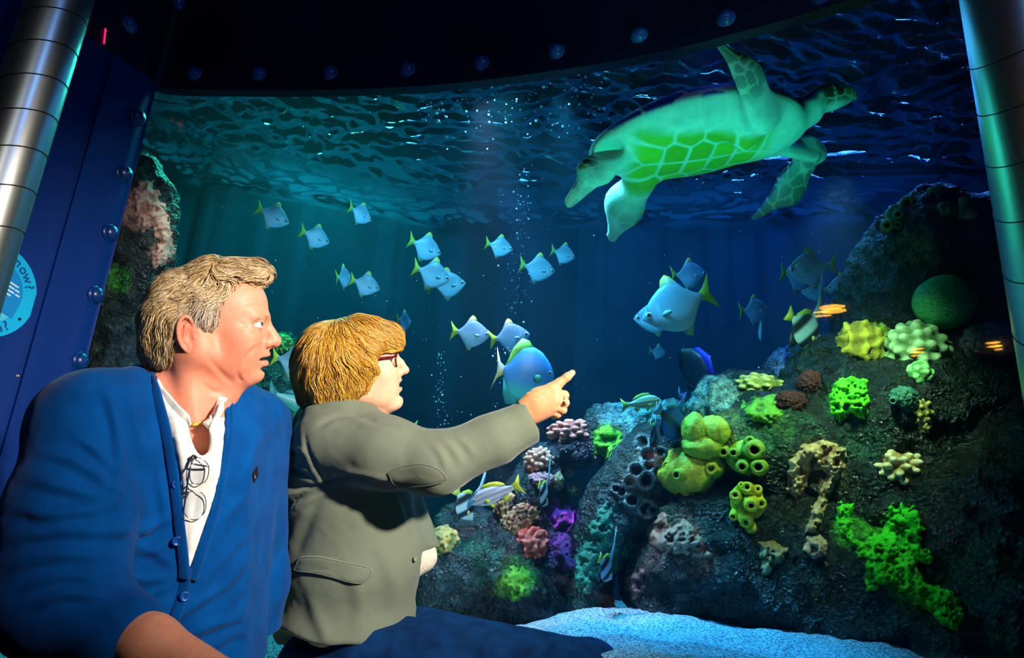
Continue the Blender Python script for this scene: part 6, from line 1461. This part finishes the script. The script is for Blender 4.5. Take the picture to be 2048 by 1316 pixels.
V, F = tube(spline([gpt(390, 964), gpt(384, 968, .004), gpt(386, 974, .004), gpt(392, 979)], 8), .0014, 6); mk('bridge', V, F, M_frame, gp)
V, F = tube(spline([gpt(396, 910, .002), gpt(391, 935, .010), gpt(386, 975, .012), gpt(380, 1010, .010), gpt(376, 1032, .006)], 14), .0016, 6); tp = mk('temple', V, F, M_frame, gp)
V, F = tube(spline([gpt(377, 1028, .008), gpt(375, 1036, .006), gpt(374, 1043, .004)], 6), .0026, 6); mk('temple_tip', V, F, M_tip, tp)
V, F = tube(spline([gpt(424, 930, .001), gpt(400, 922, .012), gpt(394, 911, .004)], 10), .0016, 6); tp = mk('temple', V, F, M_frame, gp)
V, F = tube(spline([gpt(402, 913, .004), gpt(396, 908, .004), gpt(391, 912, .003)], 6), .0026, 6); mk('temple_tip', V, F, M_tip, tp)
tag(gp, 'thin wire spectacles hanging from the neck of the white shirt', 'glasses')

# ------------------------------------------------------------------ the woman
WD = 1.64
def hw_(zx, zy, dz=0.): return cs(560 + zx / 5.482, 620 + zy / 5.482, WD) + np.array([0, 0, dz])
YW = math.radians(-14); pivw = hw_(760, 560)
RYW = np.array([[math.cos(YW), 0, math.sin(YW)], [0, 1, 0], [-math.sin(YW), 0, math.cos(YW)]])
def Wd(zx, zy, dz=0.): return pivw + RYW @ (hw_(zx, zy, dz) - pivw)
def EW(zx, zy, dz, r, R=None): return ell(Wd(zx, zy, dz), r, RYW if R is None else RYW @ R)
def woman_head():
    lo = np.array([hw_(150, 0)[0], hw_(0, 1500)[1], WD - .16]); hi = np.array([hw_(1500, 0)[0], hw_(0, 80)[1], WD + .17])
    v = Vol(lo, hi, .0028)
    v.add(EW(780, 520, 0, (.092, .072, .068)), 0)
    v.add(EW(1090, 470, 0, (.042, .055, .054)), .03)
    v.add(EW(1035, 740, 0, (.056, .060, .054)), .025)
    for s in (-1, 1):
        v.add(cap(Wd(830, 850, s * .046), Wd(1190, 1015, s * .016), .024, .019), .025)
        v.add(EW(1120, 700, s * .038, (.027, .026, .020)), .025)
        v.add(EW(1080, 860, s * .034, (.036, .034, .024)), .03)
        v.add(cap(Wd(1235, 455, s * .010), Wd(1160, 450, s * .040), .009, .008), .012)
    v.add(EW(1225, 830, 0, (.0235, .030, .028)), .014)
    v.add(EW(1262, 1008, 0, (.0165, .0165, .020)), .012)
    v.add(EW(1180, 1035, 0, (.03, .015, .028)), .015)
    for s in (-1, 1): v.cut(EW(1200, 530, s * .031, (.014, .010, .013)), .012)
    v.add(cap(Wd(1240, 500), Wd(1318, 592), .0082, .0092), .007)
    v.add(cap(Wd(1312, 588), Wd(1368, 664), .0090, .0092), .005)
    v.add(cap(Wd(1368, 672), Wd(1318, 702), .0086, .0076), .005)
    for s in (-1, 1):
        v.add(EW(1302, 690, s * .0115, (.0105, .0085, .006)), .006); v.cut(EW(1328, 716, s * .0065, (.005, .0032, .003)), .003)
    v.add(EW(1287, 788, 0, (.0120, .0066, .018)), .004); v.add(EW(1278, 880, 0, (.0120, .0080, .0175)), .005)
    v.cut(EW(1268, 833, 0, (.030, .0078, .026), rotm('Z', 14)), .003)
    v.cut(EW(1325, 935, 0, (.006, .004, .02)), .008)
    for s in (-1, 1):
        v.add(EW(1180, 535, s * .029, (.0125, .0120, .0130)), .006); v.cut(EW(1218, 536, s * .034, (.014, .0052, .015)), .0025)
    v.add(cap(Wd(760, 900), Wd(560, 1300), .050, .056), .03)
    v.add(cap(Wd(1120, 1030), Wd(900, 1290), .020, .042), .025); v.add(cap(Wd(960, 960), Wd(840, 1240), .036, .046), .025)
    return v
vwh = woman_head(); wc, ww, wf = volmesh(vwh, 1)
WSK = np.array(srgb(244, 186, 152)); WRED = np.array(srgb(236, 140, 116)); WLIP = np.array(srgb(200, 96, 98))
items = [(Wd(1340, 680), (.018, .016, .018), WRED, .5), (Wd(1140, 720, -.05), (.035, .03, .04), WRED, .5), (Wd(1290, 792), (.014, .006, .018), WLIP, .9), (Wd(1284, 876), (.013, .0065, .017), WLIP, .85), (Wd(1255, 832), (.02, .005, .02), (.12, .02, .02), .9)]
for s in (-1, 1):
    for t in np.linspace(0, 1, 5): items.append((Wd(1250 - 110 * t, 440 - 14 * t, s * (.012 + .034 * t)), (.006, .0028, .007), np.array(srgb(150, 100, 60)), .6))
wcol = paint_face(wc, None, items, WSK)
# pointing arm and hand -------------------------------------------------
HDp = 1.60
def hz(zx, zy, dz=0.): return cs(980 + zx / 7.31, 700 + zy / 7.31, HDp) + np.array([0, 0, dz])
vhd = Vol(np.array([hz(330, 0)[0], hz(0, 1110)[1], HDp - .06]), np.array([hz(1300, 0)[0], hz(0, 240)[1], HDp + .07]), .0019)
vhd.add(cap(hz(380, 1010, .004), hz(640, 850), .029, .0265, (0, 0, 1), .80), 0)                   # wrist
vhd.add(cap(hz(620, 850), hz(760, 770, -.002), .029, .030, (0, 0, 1), .62), .02)                  # back of the hand
vhd.add(cap(hz(700, 700, .0), hz(930, 600, -.002), .020, .016, (0, 0, 1), .8), .02)               # index metacarpal
vhd.add(cap(hz(720, 790, -.004), hz(950, 670, -.010), .022, .0135), .012)
vhd.add(cap(hz(700, 860, -.002), hz(945, 750, -.012), .020, .0130), .010)
vhd.add(cap(hz(680, 915, .002), hz(915, 830, -.009), .018, .0125), .010)
vhd.add(cap(hz(670, 950, .004), hz(865, 900, -.003), .015, .0110), .010)
# index finger, straight
vhd.add(cap(hz(900, 560), hz(1010, 485, .001), .0132, .0112), .008); vhd.add(cap(hz(1010, 485, .001), hz(1130, 395, .002), .0112, .0098), .005); vhd.add(cap(hz(1130, 395, .002), hz(1205, 335, .003), .0098, .0075), .004)
# curled fingers: knuckle -> bend -> tip tucked under on the far side
def curl(k, b, t, e, r):
    vhd.add(cap(k, b, r, r * .97), .0025); vhd.add(cap(b, t, r * .96, r * .88), .002); vhd.add(cap(t, e, r * .88, r * .78), .002)
curl(hz(960, 640, -.008), hz(1085, 660, -.004), hz(1075, 770, .026), hz(960, 760, .034), .0118)
curl(hz(950, 720, -.012), hz(1090, 765, -.008), hz(1070, 850, .022), hz(960, 830, .032), .0115)
curl(hz(930, 810, -.010), hz(1060, 870, -.006), hz(1030, 930, .020), hz(930, 900, .030), .0108)
curl(hz(880, 880, -.004), hz(985, 940, -.002), hz(950, 975, .018), hz(870, 940, .026), .0096)
# thumb lies across on the far side
vhd.add(cap(hz(650, 760, .018), hz(800, 720, .034), .015, .0125), .012); vhd.add(cap(hz(800, 720, .034), hz(930, 690, .044), .0125, .011), .006); vhd.add(cap(hz(930, 690, .044), hz(1010, 720, .045), .011, .0085), .004)
vhd.cut(ell(hz(1165, 352, -.0085), (.0085, .0045, .0012), rotm('Z', 37)), .001)
hdc, hdw, hdf = volmesh(vhd, 1)
HSK = np.array(srgb(236, 166, 118)); q = fbm(hdc, 70, 3, 5)[:, None]
hdcol = np.tile(HSK, (len(hdc), 1)) * (1 + .07 * q)
for kx, ky in ((1085, 660), (1090, 765), (1060, 870), (960, 640), (950, 720)): w = near(hdc, hz(kx, ky, -.008), np.full(3, .010)) * .45; hdcol = hdcol * (1 - w) + WRED * w
w = near(hdc, hz(1190, 345, 0), np.full(3, .010)) * .6; hdcol = hdcol * (1 - w) + np.array(srgb(246, 190, 170)) * w
# body under the clothes
vwb = Vol(np.array([cs(480, 0, 1.75)[0] - .05, cs(0, 1560, 1.7)[1], 1.30]), np.array([cs(1120, 0, 1.65)[0], cs(0, 800, 1.65)[1], 1.98]), .0085)
vwb.add(ell(cs(690, 960, 1.70), (.13, .20, .15)), 0); vwb.add(ell(cs(690, 1150, 1.70), (.13, .20, .14)), .05); vwb.add(ell(cs(690, 1340, 1.71), (.13, .08, .14)), .05)
vwb.add(cap(cs(700, 820, 1.68), cs(690, 900, 1.70), .055, .09), .04)
vwb.add(cap(cs(655, 880, 1.56), cs(850, 925, 1.50), .05, .04), .04); vwb.add(cap(cs(850, 925, 1.50), hz(440, 985), .04, .027), .03)
vwb.add(cap(cs(665, 870, 1.84), cs(700, 1080, 1.90), .045, .04), .03); vwb.add(cap(cs(700, 1080, 1.90), cs(780, 1230, 1.86), .034, .028), .03)
for a, b in ((cs(730, 1320, 1.62), cs(1190, 1370, 1.46)), (cs(740, 1300, 1.78), cs(1200, 1345, 1.62))):
    vwb.add(cap(a, b, .05, .035), .04); vwb.add(cap(b, b + np.array([.03, -.28, .04]), .034, .03), .03)
b2c, b2w, b2f = volmesh(vwb, 2)
V, F = joinq([(ww, wf), (b2w, b2f), (hdw, hdf)]); cc = np.concatenate([wcol, np.tile(WSK, (len(b2w), 1)), hdcol])
woman = mk('person', V, F, M_skin, col=np.clip(cc, 0, 1), origin=c2w(cs(690, 1400, 1.7)))
tag(woman, 'woman in a grey blazer pointing at the fish with her index finger', 'person')
for s in (-1, 1): eyeball(Wd(1180, 535, s * .029), RYW @ np.array([.95, .30, -.05]), .0112, woman, (.10, .14, .10))
V0 = []
for i in range(5):
    for s in (-1, 1):
        L, F = ICO[2]; V = c2w(Wd(1268 - i * i * 5, 815 + i * 1.5, s * (.003 + .0055 * i)) + L * np.array([.0036, .0052, .0030])); mk('tooth', V, outward(V - V.mean(0), F), M_tooth, woman)
# rings and bracelet
def band(c, ax, r, tr, m, name, parent, sq=1.):
    u, v = frame(ax); ring = np.array([c + r * (math.cos(a) * u + math.sin(a) * v * sq) for a in np.linspace(0, 2 * np.pi, 24, endpoint=False)]); V, F = tube(ring, tr, 7, closed=True); return mk(name, V, outward(V - V.mean(0), F), m, parent)
axd = c2w(hz(1090, 765, -.008)) - c2w(hz(950, 720, -.012)); rg = band(c2w(hz(1048, 752, -.009)), axd, .0122, .0016, M_gold, 'ring', woman)
M_gem = mat('dark_gem', (.02, .015, .015), .05, spec=.9, col2=(.03, .02, .03), nscale=40)
V, F = uvsphere(c2w(hz(1075, 768, -.021)), (.0045, .003, .0055), 10, 6); mk('gem', V, outq(V - V.mean(0), F), M_gem, rg)
M_brace = mat('bracelet_beads', srgb(90, 120, 110), .25, metal=.7, col2=srgb(60, 80, 76), nscale=80)
axd = c2w(hz(640, 850)) - c2w(hz(380, 1010)); axd /= np.linalg.norm(axd); u, v = frame(axd)
bro = None
for i in range(22):
    a = 2 * math.pi * i / 22; c = c2w(hz(505, 912, .002)) + .0305 * (math.cos(a) * u + math.sin(a) * v)
    if bro is None: bro = empty('bracelet', c2w(hz(505, 912))); bro.parent = woman; bro.location = Vector(ORG[bro.name] - ORG[woman.name])
    V, F = uvsphere(c, .0038, 8, 6); mk('bead', V, outq(V - V.mean(0), F), M_brace, bro)
# hair -------------------------------------------------------------------
def woman_hair():
    v = Vol(np.array([hw_(60, 0)[0], hw_(0, 1160)[1], WD - .16]), np.array([hw_(1400, 0)[0], hw_(0, 40)[1], WD + .17]), .0034)
    v.add(EW(780, 500, 0, (.112, .082, .088)), 0)
    v.add(EW(520, 620, 0, (.070, .094, .086)), .04)
    v.add(cap(Wd(420, 700), Wd(400, 940), .052, .034), .03)
    for s in (-1, 1):
        v.add(cap(Wd(560, 600, s * .045), Wd(520, 940, s * .044), .050, .024), .03)
        v.add(cap(Wd(760, 560, s * .056), Wd(730, 900, s * .054), .040, .022), .03)
        v.add(cap(Wd(920, 560, s * .052), Wd(890, 790, s * .054), .030, .018), .025)
        v.add(cap(Wd(960, 300, s * .035), Wd(1200, 350, s * .030), .036, .020), .02)
    v.add(cap(Wd(860, 230), Wd(1180, 290), .036, .030), .03)
    v.add(EW(1215, 345, 0, (.016, .016, .044)), .02)
    v.cut(EW(1270, 640, 0, (.052, .046, .12)), .012)
    v.cut(EW(1200, 860, 0, (.066, .062, .12)), .008)
    v.cut(cap(Wd(1140, 560, -.10), Wd(1140, 560, .10), .026), .008)
    return v
vwhr = woman_hair(); whc, whw, whf = volmesh(vwhr, 2)
WB = [np.array(srgb(*c)) for c in ((228, 176, 66), (208, 150, 46), (244, 206, 116), (180, 122, 34), (218, 164, 58))]
def woman_hair_col(P, u):
    c = np.array(WB)[(u * 4.99).astype(int)]; dk = sstep(Wd(0, 800)[1], Wd(0, 980)[1], P[:, 1])[:, None] * sstep(Wd(640, 0)[0], Wd(380, 0)[0], P[:, 0])[:, None]; return c * (1 - .5 * dk)  # lower back of the hair darkened, shadow painted into the strands
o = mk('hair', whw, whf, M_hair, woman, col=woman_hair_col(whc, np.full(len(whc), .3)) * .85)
crown = Wd(640, 190)
def woman_flow(P, t):
    q = P - crown; x = q[:, 0]; fr = sstep(.02, .09, x)[:, None]
    D = np.stack([q[:, 0] * 2.0, -.06 - 0 * x - np.abs(q[:, 1]) * .8, q[:, 2] * .8], 1); D /= np.linalg.norm(D, axis=1, keepdims=True)
    D = D * (1 - .35 * fr) + np.array([.5, -.55, 0]) * .35 * fr
    low = sstep(Wd(0, 600)[1], Wd(0, 900)[1], P[:, 1])[:, None]; D = D * (1 - low) + np.array([.12, -1, 0]) * low
    return D
pick = whc[rng.choice(len(whc), 13000)]
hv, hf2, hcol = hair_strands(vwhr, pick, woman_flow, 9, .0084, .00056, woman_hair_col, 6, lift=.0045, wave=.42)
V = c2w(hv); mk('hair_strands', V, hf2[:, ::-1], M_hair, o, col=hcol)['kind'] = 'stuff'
# her glasses (worn)
M_redframe = mat('dark_red_acetate', srgb(96, 14, 26), .25, col2=srgb(70, 8, 18), nscale=60)
eg = None
def rect_ring(c, n=24, w=.021, h=.0155):
    a = np.linspace(0, 2 * np.pi, n, endpoint=False); return np.array([c + RYW @ np.array([-.004 * abs(math.cos(t)) ** 2, h * np.sign(math.sin(t)) * abs(math.sin(t)) ** .7, w * np.sign(math.cos(t)) * abs(math.cos(t)) ** .7]) for t in a])
eg = empty('eyeglasses', c2w(Wd(1255, 540))); eg.parent = woman; eg.location = Vector(ORG[eg.name] - ORG[woman.name])
for s in (-1, 1):
    ring = c2w(rect_ring(Wd(1262, 545, s * .031))); V, F = tube(ring, .0024, 7, closed=True); rm = mk('rim', V, outward(V - V.mean(0), F), M_redframe, eg)
    n = len(ring); c = ring.mean(0); V = np.concatenate([ring + RT * .0006, ring - RT * .0006, [c + RT * .0016, c]]); F = [[2 * n, i, (i + 1) % n] for i in range(n)] + [[2 * n + 1, n + (i + 1) % n, n + i] for i in range(n)] + [[i, n + i, n + (i + 1) % n, (i + 1) % n] for i in range(n)]
    mk('lens', V, outq(V - V.mean(0), F), M_lens, rm)
    V, F = ribbon(c2w(spline([Wd(1255, 490, s * .053), Wd(1215, 500, s * .058), Wd(1080, 522, s * .064), Wd(900, 545, s * .068)], 14)), UP * .0078, .003); mk('temple', V, F, M_redframe, eg)
V, F = tube(c2w(spline([Wd(1265, 520, -.011), Wd(1285, 510, 0), Wd(1265, 520, .011)], 8)), .0016, 6); mk('bridge', V, F, M_redframe, eg)
# pale knitted top, seen below the jacket front
M_knit = mat('cream_knit', srgb(226, 216, 198), .85, spec=.15, col2=srgb(206, 196, 176), nscale=90, bump=[('voronoi', 240, .6, .003), ('noise', 500, .3, .001)])
vk = Vol(np.array([cs(600, 0, 1.7)[0], cs(0, 1290, 1.7)[1], 1.50]), np.array([cs(900, 0, 1.7)[0] + .02, cs(0, 815, 1.7)[1], 1.96]), .007)
vk.add(ell(cs(700, 960, 1.73), (.115, .16, .12)), 0); vk.add(ell(cs(745, 1130, 1.74), (.172, .12, .13)), .05); vk.add(cap(cs(705, 840, 1.69), cs(715, 900, 1.70), .065, .1), .04)
vk.cut(cap(Wd(900, 900), Wd(640, 1260), .068, .060), .01)
# grey blazer ---------------------------------------------------------------
M_blaz = mat('grey_jersey', srgb(108, 117, 101), .9, spec=.1, col2=srgb(98, 107, 92), nscale=900, ndetail=2, sheen=.2, bump=[('noise', 1600, .2, .0006)])
vj = Vol(np.array([cs(490, 0, 1.8)[0] - .02, cs(0, 1345, 1.75)[1], 1.33]), np.array([hz(560, 0)[0] + .03, cs(0, 775, 1.6)[1], 1.97]), .0062)
vj.add(ell(cs(690, 965, 1.71), (.168, .185, .175)), 0)
vj.add(ell(cs(705, 1110, 1.72), (.182, .17, .175)), .06); vj.add(cap(cs(800, 960, 1.80), cs(842, 1110, 1.79), .04, .055), .04); vj.add(ell(cs(690, 1250, 1.715), (.182, .13, .185)), .06)
vj.add(cap(cs(668, 862, 1.63), cs(690, 850, 1.82), .070, .062), .06)
vj.add(cap(cs(640, 830, 1.66), cs(740, 835, 1.66), .040, .030), .03)                         # collar roll
vj.add(cap(cs(625, 845, 1.68), cs(700, 822, 1.72), .045, .045), .03)
for a_, b_, r_, q_ in ((cs(616, 862, 1.64), cs(640, 822, 1.605), .020, .022), (cs(640, 822, 1.605), cs(690, 806, 1.59), .022, .022), (cs(690, 806, 1.59), cs(735, 824, 1.595), .022, .018), (cs(735, 824, 1.595), cs(768, 852, 1.60), .018, .010)): vj.add(cap(a_, b_, r_, q_), .008)   # folded collar
vj.add(cap(cs(662, 880, 1.575), cs(770, 905, 1.535), .082, .078), .05); vj.add(cap(cs(770, 905, 1.535), cs(872, 928, 1.51), .078, .066), .03)
vj.add(cap(cs(872, 928, 1.51), cs(985, 880, 1.545), .064, .057), .03); vj.add(cap(cs(985, 880, 1.545), cs(1052, 845, 1.585), .057, .053), .02)
vj.add(cap(cs(690, 880, 1.83), cs(715, 1070, 1.88), .058, .05), .04); vj.add(cap(cs(712, 1070, 1.88), cs(775, 1230, 1.86), .05, .044), .03)
V0, V, F = volmesh(vk, 2); V0 = subdiv_smooth(tuck(V0, vj, .010), F, 2, .4); V = c2w(V0); kn = mk('knit_top', V, F, M_knit, woman); kn['label'] = 'cream knitted top'
# cut: front opening, cuff, neck, hem
vj.cut(prism([(843, 1104), (832, 1235), (800, 1320), (1010, 1320), (1010, 1095), (892, 1088)], 1.68, 2.02), .006)
vj.cut(prism([(846, 1110), (838, 1230), (822, 1270), (790, 1300), (740, 1310), (640, 1296), (545, 1252), (500, 1262), (500, 1500), (1000, 1500), (1000, 1100), (900, 1080), (858, 1075)], 1.3, 1.70), .006)
vj.cut(prism([(500, 1290), (500, 1500), (1000, 1500), (1000, 1290)], 1.3, 2.0), .006)
vj.cut(cap(Wd(950, 850), Wd(600, 1180), .062, .066), .006)
nrm = np.array([.78, .55, .0]); nrm /= np.linalg.norm(nrm)
cuffp = cs(1070, 835, 1.585)
def half(p, n, box):
    return np.array(box[0]), np.array(box[1]), (lambda X, Y, Z: -((X - p[0]) * n[0] + (Y - p[1]) * n[1] + (Z - p[2]) * n[2]))
vj.cut(half(cs(1072, 848, 1.585), np.array([.90, .43, .0]), (cs(1000, 960, 1.5) - .05, cs(1130, 760, 1.65) + .05)), .004)
vj.cut(cap(hz(380, 1010, .004), hz(620, 860), .043, .041), .004)
V0, V, F = volmesh(vj, 2); N = vnormals(V, F)
V = wrinkle(V, N, [
    ([(866, 890), (884, 912), (892, 938)], 7, .004), ([(890, 882), (908, 902), (922, 926)], 7, .0045), ([(914, 874), (935, 892), (948, 910)], 7, .004),
    ([(610, 870), (615, 900), (640, 950), (660, 968)], 4, -.006), ([(640, 850), (680, 830), (740, 828)], 6, -.008), ([(600, 830), (640, 812), (700, 808)], 6, .006), ([(700, 822), (740, 840), (790, 850)], 7, -.005),
    ([(660, 965), (610, 985), (560, 1020)], 6, -.009), ([(650, 985), (600, 1010), (550, 1050)], 7, .008), ([(640, 975), (580, 990), (540, 1000)], 6, .008), ([(560, 925), (590, 930), (620, 945)], 5, .007), ([(555, 950), (590, 955), (625, 965)], 5, .006), ([(565, 890), (590, 895), (610, 905)], 5, .006), ([(560, 970), (600, 975), (640, 970)], 4, -.005),
    ([(640, 1000), (610, 1060), (590, 1110)], 12, -.006), ([(560, 1060), (550, 1120), (548, 1200)], 14, .006), ([(700, 1130), (720, 1200), (715, 1270)], 16, .005), ([(770, 1100), (790, 1180), (785, 1270)], 16, .006), ([(620, 1190), (640, 1250), (660, 1290)], 14, .006), ([(740, 960), (700, 955), (660, 962)], 6, -.008), ([(800, 985), (815, 1020), (830, 1080)], 8, -.005), ([(680, 940), (750, 955), (820, 960)], 7, .004)], 1.6)
V = V + vnormals(V, F) * (.0020 * fbm(V, 14, 3, 91) + .0008 * fbm(V, 50, 2, 92))[:, None]
jac = mk('blazer', V, F, M_blaz, woman); jac['label'] = 'grey jersey blazer'
bj = bvh_of(jac)
def patch_on(bvh, outline, h, m, name, parent, n=34):
    """a sewn-on piece of cloth that follows the garment"""
    P = spline(np.array(outline + [outline[0]], float), n + 1)[:-1]; c = P.mean(0); V = []; rings = (0, .35, .65, .88, 1.0)
    for k, r_ in enumerate(rings):
        for p in P:
            a = c + (p - c) * r_; q, nn = ray_on(bvh, *a); V.append(q + nn * (h if r_ < 1 else -h * .6))
    V = np.array(V); F = grid_faces(len(rings), n, False, True); o = mk(name, V, F, m, parent); 
    N = vnormals(V, F)
    if (N @ -FW).mean() < 0: o.data.flip_normals()
    rim = V[3 * n:4 * n]; T_, G_ = tube(rim, .0011, 5, closed=True); mk('stitching', T_, outward(T_ - T_.mean(0), G_), m, o)
    return o
M_elbow = mat('elbow_patch', srgb(100, 108, 94), .9, spec=.1, col2=srgb(92, 99, 86), nscale=900, bump=[('noise', 1600, .2, .0006)])
patch_on(bj, [(768, 946), (800, 930), (850, 926), (885, 940), (897, 958), (880, 968), (830, 974), (785, 970)], .0028, M_elbow, 'elbow_patch', jac)
patch_on(bj, [(588, 1128), (598, 1112), (640, 1110), (700, 1124), (748, 1136), (744, 1156), (728, 1168), (700, 1164), (640, 1148), (600, 1142), (584, 1138)], .0065, M_blaz, 'pocket_flap', jac, 44)
M_gbtn = mat('grey_button', srgb(150, 146, 124), .35, col2=srgb(120, 116, 100), nscale=60); button(bj, 826, 1118, jac, .006, M_gbtn)
# jeans ---------------------------------------------------------------------
M_jean = mat('blue_denim', srgb(8, 50, 98), .85, spec=.1, col2=srgb(5, 36, 76), nscale=26, bump=[('noise', 600, .4, .001)])
vw = Vol(np.array([cs(540, 0, 1.8)[0], cs(0, 1900, 1.6)[1], 1.30]), np.array([cs(1270, 0, 1.6)[0] + .06, cs(0, 1180, 1.8)[1], 1.99]), .0095)
vw.add(ell(cs(690, 1330, 1.71), (.17, .115, .18)), 0)
for a, b, r1, r2 in ((cs(740, 1310, 1.63), cs(1150, 1352, 1.50), .098, .066), (cs(800, 1275, 1.78), cs(1185, 1338, 1.64), .085, .062)):
    vw.add(cap(a, b, r1, r2), .03); vw.add(cap(b, b + np.array([.03, -.32, .04]), r2, .055), .03)
V0, V, F = volmesh(vw, 2); N = vnormals(V, F)
V = wrinkle(V, N, [([(860, 1240), (940, 1235), (1020, 1262), (1100, 1290)], 8, -.008), ([(960, 1300), (1000, 1265), (1040, 1270)], 7, .006), ([(1010, 1290), (1040, 1272), (1080, 1280)], 6, .007), ([(1060, 1310), (1085, 1285), (1120, 1290)], 6, .008), ([(1100, 1312), (1120, 1290), (1150, 1298)], 6, .008), ([(880, 1290), (950, 1290), (1000, 1300)], 8, .005)], 1.6)
V = V + N * (.003 * fbm(V, 18, 3, 15))[:, None]; mk('jeans', V, F, M_jean, woman)['label'] = 'dark blue denim jeans'
